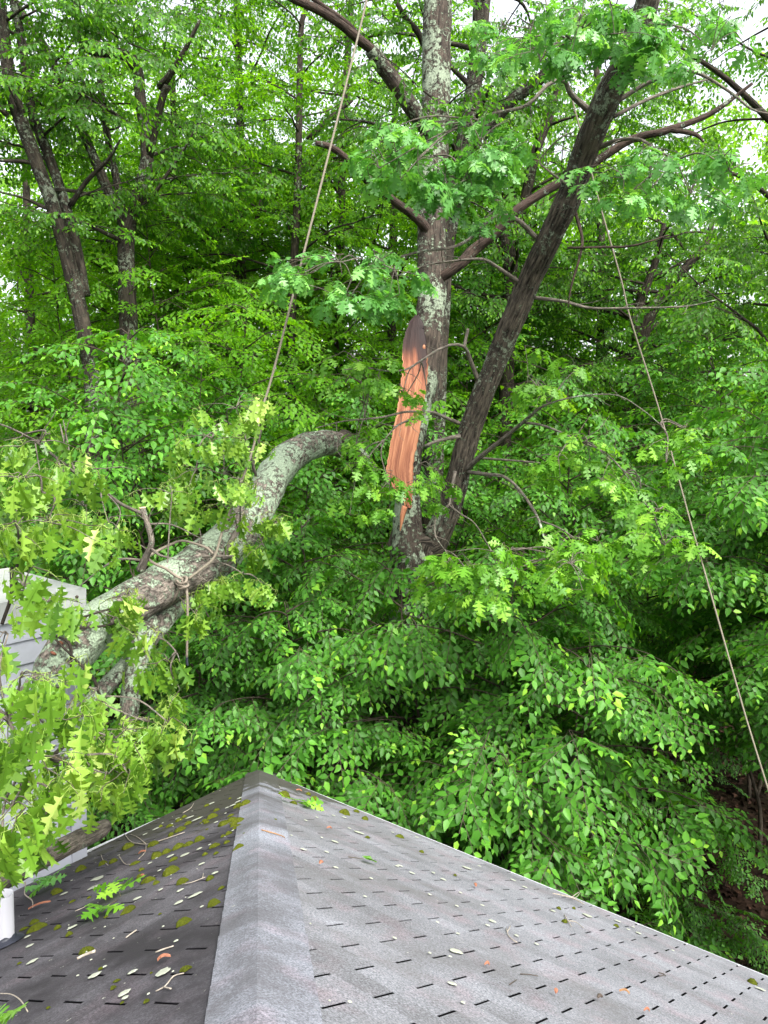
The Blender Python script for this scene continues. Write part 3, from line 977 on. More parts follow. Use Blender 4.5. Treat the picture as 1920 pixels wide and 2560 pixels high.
def forest_tree(label, stems, seed, bark='darkbark', protos=None, mat='canopy', nb=14, L=2.6, zlo=4.0, ztop=15.0, name='tree', cat='tree', group='trees of the wood behind the house', sub=5, step=0.34, size=1.0, dt=0.0, tilt=0.35, upw=0.35, limbs=(), nb2=None, thin=0.78):
    """a forest tree: stems traced to their place, carried down to the ground and up out of sight, limbs with leaf fans"""
    rs = np.random.default_rng(seed)
    P0, R0 = px_nodes(stems[0])
    foot = ground_end(P0[-1]) + Vector((rs.normal(0, 0.12), rs.normal(0, 0.12), 0))
    root = empty(name, foot + Vector((0, 0, 0.15)), label, cat, group)
    wood, lv = MB(), Leaves(protos or PC)
    for si, st in enumerate(stems):
        P, R = px_nodes(st)
        R = [r * thin for r in R]
        top = P[0]
        if top.z < ztop and st[0][1] < 150:                     # leaves the picture: carry it on up
            d = (P[0] - P[1]).normalized()
            ext, rad = [], []
            q, r_ = P[0], R[0]
            nn = max(1, int((ztop - top.z) / 1.2))
            for i in range(nn):
                d = (d + Vector((rs.normal(0, 0.08), rs.normal(0, 0.08), 0.12))).normalized()
                q = q + d * 1.2
                r_ *= 0.84
                ext.append(q.copy()); rad.append(max(0.015, r_))
            P = list(reversed(ext)) + P
            R = list(reversed(rad)) + R
        if si == 0:
            mid = P[-1].lerp(foot, 0.5)
            P = P + [mid, foot.lerp(mid, 0.08), foot]
            R = R + [R[-1] * 1.06, R[-1] * 1.25, R[-1] * 1.6]
        tube(wood, P, R, 10, 4, 0.10)
        up = list(reversed(P))
        for i in range(nb if si == 0 else (nb2 or nb)):
            zt = zlo + (max(p.z for p in up) - zlo) * (i + rs.uniform(0, 1)) / nb
            cand = [(k, p) for k, p in enumerate(up[:-1]) if p.z <= zt <= up[k + 1].z]
            if not cand: continue
            k, a = cand[0]
            p = a.lerp(up[k + 1], (zt - a.z) / max(1e-6, up[k + 1].z - a.z))
            az = i * 2.39996 + seed + rs.normal(0, 0.35)
            LL = L * rs.uniform(0.6, 1.2)
            rr = max(0.018, 0.32 * R[max(0, len(R) - 1 - k)])
            rr = min(rr, 0.06)
            pp = path(rs, p, Vector((math.cos(az), math.sin(az), upw + rs.normal(0, 0.2))), LL, 7, 0.16, 0.10)
            tube(wood, pp, [rr * (1 - 0.8 * q / 7) for q in range(8)], 6, 2, 0.08)
            for j in range(sub):
                t = 0.25 + 0.75 * (j + rs.uniform(0, 0.9)) / sub
                q, d = along(pp, min(t, 0.98))
                s_ = 1 if j % 2 else -1
                a2 = math.atan2(d.y, d.x) + s_ * rs.uniform(0.5, 1.1)
                sp = path(rs, q, Vector((math.cos(a2), math.sin(a2), rs.normal(0.1, 0.25))), LL * (0.5 - 0.25 * t) + 0.25, 4, 0.15, 0.15)
                tube(wood, sp, [rr * 0.3 * (1 - 0.7 * z / 4) for z in range(5)], 4, 1, cap=False)
                sprays_on(lv, rs, sp, step, 0.1, size, tilt, dt + rs.normal(0, 0.06))
            sprays_on(lv, rs, pp[-3:], step, 0.2, size, tilt, dt)
    for lb in limbs:
        P, R = px_nodes(lb)
        tube(wood, P, R, 7, 4, 0.08)
    wood.build('trunk', M[bark], root)
    lv.bake('crown', M[mat], root)
    return root

# ------------------------------------------------------------------ forest behind
forest_tree('grey tree with two close stems leaning out at the upper left edge of the picture',
            [[(5, 60, 11.5, 52), (35, 243, 11.5, 54), (87, 394, 11.6, 56), (133, 520, 11.8, 58), (180, 690, 12, 60), (215, 860, 12.2, 66), (235, 1010, 12.4, 72)],
             [(52, 90, 11.9, 34), (80, 278, 11.9, 40), (116, 376, 12, 42), (150, 470, 12, 42), (188, 607, 12.1, 46), (212, 740, 12.2, 48)]],
            101, 'paledark', PC, 'canopy', 9, 2.1, 8.8, 15, sub=5, thin=0.6,
            limbs=[[(176, 515, 12, 14), (215, 455, 11.8, 12), (270, 400, 11.5, 9), (300, 350, 11.3, 5)], [(20, 290, 11.4, 14), (-30, 240, 11.2, 10)], [(115, 520, 11.6, 10), (60, 495, 11.4, 7), (0, 480, 11.2, 4)]])
forest_tree('dark speckled tree forking into three stems beside the leaning double stem',
            [[(190, 0, 13, 26), (215, 120, 13, 30), (330, 145, 13, 34), (352, 260, 13, 36), (368, 394, 13, 40), (345, 490, 13, 44), (318, 567, 13, 52), (316, 683, 13, 54), (322, 830, 13, 58), (330, 1000, 13, 64), (335, 1120, 13, 66)],
             [(64, 46, 13.4, 22), (121, 133, 13.3, 26), (168, 243, 13.2, 28), (220, 359, 13.2, 30), (272, 480, 13.1, 34), (312, 560, 13, 38)],
             [(244, 40, 13.6, 18), (247, 160, 13.5, 20), (262, 300, 13.5, 22), (285, 420, 13.4, 24), (312, 540, 13.2, 26)]],
            102, 'paledark', PC, 'canopy', 11, 2.3, 8.2, 15, sub=5, nb2=8,
            limbs=[[(400, 220, 12.6, 20), (430, 180, 12.4, 16), (465, 120, 12.2, 12), (500, 50, 12, 8)], [(370, 400, 13, 22), (405, 250, 12.6, 18), (420, 215, 12.5, 18)]])
forest_tree('short dark trunk forking into a V low down among yellow-green leaves',
            [[(590, 380, 17, 10), (594, 520, 17, 16), (590, 640, 17, 24), (586, 720, 17, 30), (588, 800, 17, 32), (590, 900, 17, 34)],
             [(500, 480, 17, 14), (530, 596, 17, 26), (552, 640, 17, 28), (572, 690, 17, 28), (586, 740, 17, 28)]],
            103, 'darkbark', PY, 'maple', 16, 2.8, 6.5, 14, sub=5, dt=0.08, tilt=0.12)
forest_tree('slender straight dark tree left of the tan rope, between yellow-green tiers of leaves',
            [[(765, 20, 15, 16), (752, 87, 15, 18), (746, 405, 15, 22), (738, 607, 15, 26), (730, 760, 15, 28)]],
            104, 'darkbark', PY, 'maple', 20, 2.6, 6.2, 15, sub=5, dt=0.05, tilt=0.12,
            limbs=[[(770, 350, 15, 16), (820, 300, 15, 14), (880, 250, 15, 10)], [(640, 560, 15, 14), (660, 480, 15, 10), (680, 420, 15, 6)]])
forest_tree('thick grey trunk close behind the lichen-covered oak with a limb rising to the right',
            [[(1208, -20, 12.5, 56), (1200, 80, 12.5, 54), (1190, 169, 12.5, 54), (1176, 283, 12.5, 56), (1150, 420, 12.5, 60), (1120, 560, 12.5, 64), (1100, 760, 12.5, 68)]],
            105, 'paledark', PC, 'canopy', 12, 2.4, 9.0, 15, sub=5,
            limbs=[[(1480, 70, 11.6, 20), (1452, 106, 11.7, 24), (1400, 150, 11.9, 28), (1340, 205, 12, 30), (1272, 257, 12.2, 32), (1200, 340, 12.4, 36)],
                   [(1075, 170, 12.3, 18), (1050, 90, 12, 16), (1010, 40, 11.8, 14), (980, -20, 11.7, 10)]])
forest_tree('dark forked tree seen in the gap just left of the leaning stem',
            [[(1405, 180, 15, 18), (1375, 290, 15, 26), (1340, 378, 15, 32), (1313, 500, 15, 36), (1285, 600, 15, 40), (1275, 720, 15, 44), (1270, 860, 15, 46)],
             [(1160, 320, 15, 14), (1205, 418, 15, 28), (1239, 513, 15, 32), (1262, 600, 15, 34), (1274, 690, 15, 36)]],
            106, 'darkbark', PC, 'canopy', 14, 2.4, 6.6, 15, sub=5, dt=-0.05)
forest_tree('dark pair of trunks spreading in a V behind the right-hand rope',
            [[(1780, 560, 16, 16), (1758, 621, 16, 24), (1684, 700, 16, 32), (1640, 760, 16, 36), (1610, 830, 16, 40), (1590, 960, 16, 44)],
             [(1660, 560, 16, 14), (1640, 650, 16, 22), (1610, 730, 16, 28), (1590, 790, 16, 30), (1592, 850, 16, 32)]],
            107, 'darkbark', PC, 'canopy', 18, 2.8, 5.8, 14, sub=5)
forest_tree('leafy tree filling the upper right corner behind the oak sprays',
            [[(1960, 0, 13, 22), (1950, 250, 13, 26), (1960, 500, 13, 30), (1965, 800, 13, 34), (1960, 1000, 13, 36)]],
            108, 'darkbark', PC, 'canopy', 20, 2.6, 6.6, 15, sub=5, dt=0.05,
            limbs=[[(1700, 120, 12.4, 8), (1820, 200, 12.6, 14), (1955, 330, 13, 20)], [(1740, 420, 12.4, 6), (1850, 440, 12.6, 10), (1960, 520, 13, 16)]])
forest_tree('pale green tree at the left edge, below the leaning double stem',
            [[(60, 300, 17, 20), (70, 600, 17, 24), (80, 900, 17, 28)]],
            109, 'darkbark', PY, 'maple', 18, 3.0, 5.5, 11.2, sub=5, dt=0.1, tilt=0.15)
forest_tree('yellow-green tiered tree in the middle distance left of centre',
            [[(430, 150, 19, 18), (440, 500, 19, 24), (445, 800, 19, 28)]],
            110, 'darkbark', PY, 'maple', 24, 3.2, 6.0, 15.5, sub=6, dt=0.12, tilt=0.12)
forest_tree('yellow-green tree right behind the split scar of the oak',
            [[(990, 150, 18, 18), (985, 500, 18, 24), (980, 800, 18, 28)]],
            111, 'darkbark', PY, 'maple', 22, 3.0, 6.0, 15.5, sub=5, dt=0.05, tilt=0.15)
forest_tree('leafy dark tree between the leaning stem and the right-hand rope',
            [[(1490, 100, 19, 18), (1500, 500, 19, 24), (1505, 800, 19, 28)]],
            112, 'darkbark', PC, 'canopy', 20, 3.0, 6.0, 14.0, sub=5, dt=0.0)
forest_tree('slim tree whose fine hanging leaves fill the top centre left',
            [[(880, -20, 17, 20), (860, 300, 17, 24), (850, 700, 17, 28)]],
            113, 'darkbark', PC, 'canopy', 20, 3.0, 7.0, 16.0, sub=5, dt=0.02)
forest_tree('slim tree whose fine hanging leaves fill the top left centre',
            [[(590, -20, 18, 20), (600, 300, 18, 24), (605, 700, 18, 28)]],
            114, 'darkbark', PC, 'canopy', 18, 3.0, 8.5, 16.5, sub=5, dt=0.02)

# far wood: reads as one mass of leaves
rs = np.random.default_rng(77)
lv = Leaves(PC + PY)
for i in range(1900):
    y = rs.uniform(19.5, 31)
    x = rs.uniform(-0.66, 0.66) * (y + 4)
    z = rs.uniform(0.3, 15.0) * (1 if rs.random() < 0.75 else 0.5)
    c = Vector((x, y, z))
    if noise.noise(Vector((x * 0.22, y * 0.22, z * 0.22))) < -0.26 + 0.05 * max(0, z - 8.5): continue
    for k in range(9):
        q = c + Vector((rs.normal(0, 0.9), rs.normal(0, 0.9), rs.normal(0, 0.5)))
        lv.put(q, Rot(rs.uniform(0, 6.28), rs.normal(0.3, 0.3), rs.normal(0, 0.4)), rs.uniform(1.3, 2.0), rs.normal(0, 0.12), rs)
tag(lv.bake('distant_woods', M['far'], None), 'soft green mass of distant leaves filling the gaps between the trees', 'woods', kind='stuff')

# ------------------------------------------------------------------ saplings and understory
sapling('bushy hornbeam-like sapling filling the middle right of the view just past the roof edge', (0.75, 8.1), 4.7, 2.15, 46, PB, 'beech', 201, low=0.2, stems=2, dt=0.04, step=0.15, tilt=0.46)
sapling('low leafy sapling brushing the right eave, its sprays hanging over dark ground', (1.65, 6.7), 3.9, 1.5, 50, PB, 'beech', 202, low=0.25, stems=2, dt=0.02, step=0.15, tilt=0.46)
sapling('leafy sapling rising beyond the tip of the roof, below the split scar', (-0.75, 8.7), 4.75, 1.75, 40, PB, 'beech', 203, low=0.25, stems=2, dt=0.05, step=0.15, tilt=0.46)
sapling('shaded sapling below the fallen trunk and left of the roof tip', (-2.2, 8.6), 4.3, 1.7, 40, PB, 'beech', 204, low=0.2, stems=2, dt=-0.08, step=0.15, tilt=0.46)
sapling('small sapling pressed against the far side of the roof tip', (-0.2, 7.7), 3.3, 1.25, 34, PB, 'beech', 205, low=0.2, stems=2, dt=-0.05, step=0.15, tilt=0.46)
sapling('broad sapling at the foot of the leaning oak stem', (1.7, 9.4), 4.5, 1.9, 36, PB, 'beech', 206, low=0.3, stems=2, dt=-0.04, step=0.15, tilt=0.46)
sapling('leafy sapling at the right edge of the view holding its sprays over the rope end', (4.9, 8.6), 6.3, 2.0, 50, PB, 'beech', 207, low=0.5, dt=0.06, size=1.1, step=0.15, tilt=0.46)
sapling('tall bushy sapling at the left edge under the leaning grey double stem', (-4.4, 9.8), 7.2, 1.9, 48, PM, 'beech', 208, low=0.3, dt=0.06, stems=2, step=0.26)
sapling('tall broad-leaved sapling behind the fallen trunk, left of the tan rope', (-2.7, 10.6), 6.9, 1.9, 46, PM, 'beech', 209, low=0.3, dt=0.0, stems=2, step=0.26)
sapling('broad-leaved sapling right behind the bent top of the fallen trunk', (-1.4, 11.6), 6.3, 1.8, 44, PM, 'beech', 210, low=0.3, dt=-0.02, stems=2, step=0.26)
sapling('dark understory sapling directly behind the orange split wood', (0.5, 12.3), 6.6, 2.0, 46, PM, 'beech', 211, low=0.25, dt=-0.04, stems=2, step=0.27)
sapling('understory sapling seen right of the leaning stem, behind its thin bare branches', (2.5, 11.6), 6.4, 2.0, 46, PM, 'beech', 212, low=0.25, dt=-0.03, stems=2, step=0.26)
sapling('understory sapling crossed by the middle of the right-hand rope', (4.3, 11.2), 6.9, 2.0, 46, PM, 'beech', 213, low=0.25, dt=0.0, stems=2, step=0.26)
sapling('tall leafy sapling at the right edge below the corner tree', (6.2, 12.0), 8.0, 2.1, 50, PM, 'beech', 214, low=0.3, dt=0.03, stems=2, step=0.26)
sapling('thicket sapling in the shade at the left, behind the chimney', (-5.2, 12.6), 6.2, 2.1, 44, PM, 'beech', 215, low=0.2, dt=-0.02, stems=2, step=0.28)
sapling('yellow-green sapling in the second row, between the speckled tree and the V-forked trunk', (-3.2, 15.0), 8.2, 2.4, 46, PM, 'maple', 216, low=0.25, dt=0.0, stems=2, step=0.3, size=1.1)
sapling('yellow-green sapling in the second row, under the slender straight tree', (-1.2, 15.6), 8.0, 2.4, 46, PM, 'maple', 217, low=0.25, dt=0.0, stems=2, step=0.3, size=1.1)
sapling('yellow-green sapling in the second row, right of the split oak', (1.8, 15.8), 7.8, 2.4, 46, PM, 'maple', 218, low=0.25, dt=-0.1, stems=2, step=0.3, size=1.1)
sapling('bright sapling in the second row below the dark pair of V-shaped trunks', (4.6, 15.2), 7.6, 2.4, 46, PM, 'beech', 219, low=0.25, dt=0.1, stems=2, step=0.3, size=1.1)
sapling('leafy sapling in the second row at the left edge under the pale green tree', (-6.6, 16.0), 8.0, 2.6, 46, PM, 'maple', 220, low=0.2, dt=0.0, stems=2, step=0.3, size=1.1)
sapling('leafy sapling in the second row at the far right edge', (7.6, 16.2), 8.8, 2.6, 46, PM, 'beech', 221, low=0.2, dt=0.08, stems=2, step=0.3, size=1.1)
sapling('tall yellow-green young tree behind the speckled forked tree', (-4.6, 16.5), 11.0, 2.6, 60, PM, 'maple', 222, low=0.3, dt=0.1, stems=2, step=0.28, size=1.2, wr=0.06)
sapling('tall yellow-green young tree just left of the tan rope', (-2.4, 17.2), 10.5, 2.6, 60, PM, 'maple', 223, low=0.3, dt=0.05, stems=2, step=0.28, size=1.2, wr=0.06)
sapling('tall yellow-green young tree between the tan rope and the split oak', (-0.4, 17.5), 10.5, 2.4, 56, PM, 'maple', 224, low=0.3, dt=0.0, stems=2, step=0.28, size=1.2, wr=0.06)
sapling('tall green young tree seen between the split oak and the leaning stem', (1.6, 17.8), 11.0, 2.4, 56, PM, 'beech', 225, low=0.3, dt=0.12, stems=2, step=0.28, size=1.2, wr=0.06)
sapling('tall green young tree behind the right-hand rope above the dark forked pair', (4.4, 18.2), 10.5, 2.6, 56, PM, 'beech', 226, low=0.3, dt=0.12, stems=2, step=0.28, size=1.2, wr=0.06)
sapling('low dense sapling added to shade the forest floor at the right edge', (5.6, 10.4), 4.2, 1.7, 44, PB, 'beech', 227, low=0.45, dt=-0.05, stems=2, step=0.18)  # added beyond the right edge to keep light off the forest floor
sapling('added shade sapling whose top reaches in at the lower right edge of the view', (4.7, 6.4), 4.6, 1.35, 40, PB, 'beech', 228, low=0.6, dt=0.0, stems=2, step=0.16)  # added mostly out of view so that its crown shades the ground
sapling('slender yellow-green sapling between the speckled forked tree and the tan rope', (-2.9, 13.4), 9.4, 1.9, 50, PM, 'maple', 229, low=0.45, dt=0.0, stems=2, step=0.26)
sapling('sapling glowing yellow-green low between the two dark trunks at the left', (-4.6, 14.2), 9.0, 1.7, 46, PM, 'maple', 230, low=0.45, dt=0.0, stems=2, step=0.26)
for k, (x, y, h, lab) in enumerate(((4.3, 10.6, 0.9, 'shade seedling on the dark leaf litter nearest the rope end'), (3.6, 8.2, 0.8, 'seedling with pale small leaves close to the right eave'), (5.0, 11.8, 1.2, 'taller seedling on the dark ground at the right edge'),
                                    (3.1, 7.2, 0.7, 'lowest seedling beside the right eave at the edge of the picture'), (3.7, 9.4, 0.7, 'seedling in the middle of the dark forest floor'), (4.0, 7.6, 0.9, 'leafy seedling in the shade at the lower right edge'), (3.3, 7.9, 1.0, 'dark seedling under the tips of the low sapling'), (4.7, 9.6, 1.0, 'seedling beside the stem at the right edge'))):
    sapling(lab, (x, y), h, h * 0.6, 9, PB, 'beech', 240 + k, name='seedling', cat='seedling', group='seedlings on the forest floor', low=0.3, wr=0.01, size=0.6, dt=-0.1, step=0.16)

# fallen leaves on the forest floor
rs = np.random.default_rng(9)
pl = Proto(); a_, b_ = leaf_kite(0.11, 0.06, 0.5, 0.25); pl.leaf(a_, b_, np.eye(3), np.zeros(3), 0.5); pl.done()
lv = Leaves([pl])
for i in range(9000):
    y = rs.uniform(4.5, 15); x = rs.uniform(-3, 8)
    lv.put((x, y, gz(x, y) + 0.015), Rot(rs.uniform(0, 6.3), rs.normal(0, 0.25), rs.normal(0, 0.5)), rs.uniform(0.7, 1.3), rs.uniform(-0.5, 0.5), rs)
tag(lv.bake('leaf_litter', M['litter'], None), 'brown fallen leaves covering the forest floor', 'leaf litter', kind='stuff')

# ------------------------------------------------------------------ the split oak
foot = ground_end(at(1030, 1500, 9.6))
oak = empty('oak_tree', foot, 'lichen-covered oak with a torn orange scar and a long second stem leaning right', 'tree')
mb = MB()
P, R = px_nodes([(1112, -330, 10.9, 58), (1104, -180, 10.8, 64), (1097, -40, 10.6, 68), (1092, 100, 10.5, 71), (1088, 300, 10.4, 70), (1080, 500, 10.3, 72), (1078, 640, 10.2, 70), (1079, 700, 10.15, 70), (1076, 777, 10.1, 72),
                 (1066, 870, 10.05, 78), (1054, 940, 10.0, 86), (1042, 1000, 9.9, 78), (1028, 1086, 9.8, 74), (1015, 1178, 9.7, 68), (1018, 1250, 9.65, 66), (1020, 1356, 9.6, 82), (1026, 1450, 9.6, 104)])
P += [P[-1].lerp(foot, 0.5), foot]
R += [0.30, 0.42]
tube(mb, P, R, 22, 6, 0.13, freq=9)
# broken reddish limb to the left, limb to the upper left
mb.build('trunk', M['oakbark'], oak)
mb = MB()
P, R = px_nodes([(1440 + 190, -40, 6.9, 74), (1614, 20, 7.0, 78), (1590, 80, 7.1, 80), (1556, 169, 7.3, 86), (1516, 250, 7.5, 92), (1475, 345, 7.75, 90), (1448, 420, 7.95, 86), (1418, 506, 8.15, 86), (1372, 600, 8.4, 82), (1325, 700, 8.7, 78), (1283, 800, 8.9, 78),
                 (1245, 893, 9.1, 76), (1206, 990, 9.25, 74), (1172, 1086, 9.4, 74), (1142, 1202, 9.5, 78), (1120, 1279, 9.55, 84), (1086, 1356, 9.6, 92), (1050, 1440, 9.62, 100)])
R = [r * 0.74 for r in R]
up = [P[0] + (P[0] - P[1]) * k for k in (6, 3)]
P = up + P + [foot + Vector((0.1, 0, 0.6))]
R = [0.04, 0.10] + R + [0.3]
tube(mb, P, R, 20, 5, 0.10, freq=8)
mb.build('leaning_stem', M['leanbark'], oak)['label'] = 'long bare stem leaning to the upper right'


def limb_part(root, name, mat, lines, seg=7, lump=0.1, label=None, wk=None):
    mb = MB()
    for ln in lines:
        P, R = px_nodes(ln)
        k_ = wk or (0.66 if mat == 'redbark' else 0.8 if mat == 'limbbark' else 1.0)
        tube(mb, P, [r * k_ for r in R], seg, 5, lump)
        if mat == 'limbbark' and len(ln) > 4:
            rs_ = np.random.default_rng(int(abs(ln[0][0] * 7 + ln[0][1])))
            for t_ in np.arange(0.3, 0.95, 0.13):
                p_, d_ = along(P, float(t_))
                sd_ = (RT * rs_.normal(0, 1) + UP * rs_.normal(0, 1) + FW * rs_.normal(0, 0.6)).normalized()
                q_ = path(rs_, p_, d_ * 0.9 + sd_, float(rs_.uniform(0.15, 0.5)), 4, 0.28)
                tube(mb, q_, [0.0055, 0.0045, 0.0035, 0.0028, 0.002], 4, 2, cap=False)
    o = mb.build(name, M[mat], root)
    if label: o['label'] = label
    return o


limb_part(oak, 'branch', 'redbark', [[(1074, 590, 10.2, 40), (1050, 553, 10.0, 36), (982, 500, 9.6, 30), (940, 462, 9.4, 30), (901, 432, 9.2, 27), (854, 385, 9.0, 25), (825, 366, 8.9, 24), (790, 358, 8.8, 18)]], 9, 0.2, 'reddish broken limb stub on the left')
limb_part(oak, 'branch', 'oakbark', [[(1085, 345, 10.3, 40), (1030, 270, 10.0, 42), (1000, 225, 9.9, 40), (969, 182, 9.8, 40), (928, 121, 9.6, 38)], ], 9, 0.15)
limb_part(oak, 'branch', 'redbark', [[(934, 128, 9.62, 36), (868, 74, 9.3, 34), (800, 27, 9.0, 32), (729, -5, 8.7, 28), (640, -60, 8.4, 20)], [(900, 100, 9.5, 20), (870, 60, 9.3, 22), (800, 10, 9.1, 20), (740, -40, 9, 16)]], 9, 0.15, 'peeled red limb at the upper left')
limb_part(oak, 'branch', 'redbark', [[(1090, 700, 10.1, 40), (1145, 665, 10.0, 40), (1185, 625, 10.0, 42), (1232, 587, 9.9, 38), (1300, 520, 9.8, 34), (1390, 462, 9.7, 32), (1475, 415, 9.6, 30), (1530, 378, 9.5, 30), (1590, 344, 9.4, 28), (1671, 324, 9.3, 26), (1779, 283, 9.2, 20), (1880, 209, 9.1, 12)],
                                     [(1671, 324, 9.3, 20), (1735, 335, 9.2, 16), (1760, 355, 9.2, 5)]], 9, 0.2, 'dead reddish limb crossing behind the leaning stem')
BR = {
    'b1': [(1340, 595, 8.4, 18), (1300, 554, 8.2, 14), (1259, 537, 8.0, 12), (1219, 554, 7.8, 11), (1178, 594, 7.6, 10), (1131, 618, 7.4, 9), (1057, 628, 7.1, 8), (989, 645, 6.9, 7), (901, 668, 6.7, 5)],
    'b2': [(1296, 704, 8.7, 13), (1239, 665, 8.5, 11), (1205, 648, 8.3, 9), (1138, 652, 8.1, 7), (1070, 662, 7.9, 5), (990, 690, 7.4, 3)],
    'b3': [(1470, 275, 7.7, 24), (1428, 236, 7.6, 17), (1411, 203, 7.5, 14), (1374, 209, 7.4, 12), (1333, 250, 7.2, 12), (1300, 270, 7.1, 11), (1232, 284, 7.0, 9), (1192, 300, 6.9, 6)],
    'b4': [(1540, 255, 7.45, 16), (1603, 216, 7.4, 14), (1664, 189, 7.3, 12), (1725, 179, 7.2, 11), (1772, 196, 7.1, 10), (1833, 236, 7, 9), (1880, 273, 6.9, 7), (1935, 288, 6.8, 5)],
    'b5': [(1535, 292, 7.55, 13), (1610, 253, 7.6, 11), (1698, 219, 7.6, 8), (1779, 196, 7.6, 5)],
    'b6': [(1492, 370, 7.8, 20), (1543, 351, 7.6, 13), (1597, 348, 7.3, 9), (1644, 375, 7.0, 6), (1690, 400, 6.7, 4)],
    'b7': [(1435, 520, 8.2, 14), (1455, 594, 8.1, 11), (1448, 648, 8.0, 10), (1428, 716, 8.0, 8), (1420, 770, 8, 4)],
    'b8': [(1330, 744, 8.8, 14), (1408, 753, 8.5, 10), (1475, 770, 8.3, 8), (1577, 770, 8.1, 7), (1712, 766, 7.9, 5), (1790, 750, 7.7, 3)],
    'b9': [(1195, 950, 9.2, 15), (1174, 897, 9.0, 13), (1161, 868, 8.8, 11), (1130, 862, 8.6, 8), (1091, 877, 8.4, 8), (1053, 901, 8.2, 7), (1014, 924, 8.0, 6), (968, 928, 7.8, 5), (918, 920, 7.6, 5), (860, 924, 7.4, 3)],
    'b10': [(1148, 1058, 9.3, 13), (1111, 1043, 9.0, 11), (1076, 1030, 8.7, 9), (1045, 1043, 8.5, 7), (995, 1063, 8.2, 6), (960, 1100, 8.0, 3)],
    'b11': [(1076, 1030, 8.7, 8), (1014, 1030, 8.4, 7), (956, 1043, 8.2, 6), (860, 1053, 7.9, 4), (790, 1070, 7.7, 3)],
    'b12': [(1150, 1090, 9.3, 13), (1099, 1101, 9.2, 11), (1061, 1115, 9.1, 8)],
    'b13': [(1168, 1175, 9.4, 19), (1199, 1144, 9.1, 16), (1261, 1094, 8.7, 13), (1304, 1059, 8.4, 12), (1333, 1034, 8.2, 10), (1370, 1010, 8.0, 7), (1450, 990, 7.8, 5), (1540, 988, 7.6, 4), (1600, 1020, 7.4, 3), (1650, 1060, 7.2, 3)],
    'b14': [(1309, 1056, 8.4, 9), (1354, 1063, 8.2, 8), (1400, 1080, 8.0, 6), (1450, 1104, 7.8, 5), (1510, 1130, 7.6, 5), (1560, 1180, 7.4, 4), (1600, 1240, 7.2, 4), (1635, 1285, 7.0, 3)],
    'b15': [(1168, 1180, 9.4, 15), (1215, 1186, 9.0, 12), (1254, 1190, 8.7, 11), (1288, 1213, 8.4, 10), (1319, 1252, 8.0, 9), (1346, 1298, 7.7, 8), (1365, 1352, 7.4, 7), (1404, 1391, 7.1, 5)],
    'b16': [(1350, 1302, 7.7, 6), (1400, 1321, 7.4, 5), (1446, 1352, 7.2, 3)],
    'b17': [(1190, 1145, 9.3, 8), (1265, 1150, 9.0, 7), (1323, 1155, 8.8, 6), (1400, 1163, 8.5, 5)],
    'b18': [(1138, 1180, 9.3, 12), (1126, 1240, 8.9, 9), (1122, 1263, 8.7, 8), (1091, 1290, 8.5, 7), (1088, 1337, 8.3, 5), (1112, 1375, 8.2, 3)],
    'b19': [(1122, 1263, 8.7, 7), (1153, 1286, 8.5, 6), (1188, 1310, 8.3, 4), (1230, 1380, 7.8, 3)],
    'b20': [(1160, 868, 8.8, 12), (1165, 845, 8.8, 10), (1170, 822, 8.8, 9)],
    'b21': [(1560, 170, 7.3, 14), (1500, 130, 7.0, 9), (1440, 110, 6.8, 6), (1330, 120, 6.5, 4)],
    'b22': [(1430, 470, 8.0, 8), (1375, 430, 7.9, 7), (1350, 400, 7.9, 5), (1400, 345, 7.8, 4), (1435, 330, 7.8, 3)],
    'b23': [(1418, 620, 8.0, 9), (1500, 618, 8.0, 9), (1570, 616, 7.9, 8), (1629, 602, 7.8, 7), (1671, 587, 7.8, 4)],
}
for k, ln in BR.items():
    limb_part(oak, 'branch', 'redbark' if k in ('b7', 'b23') else 'limbbark', [ln], 7, 0.22)

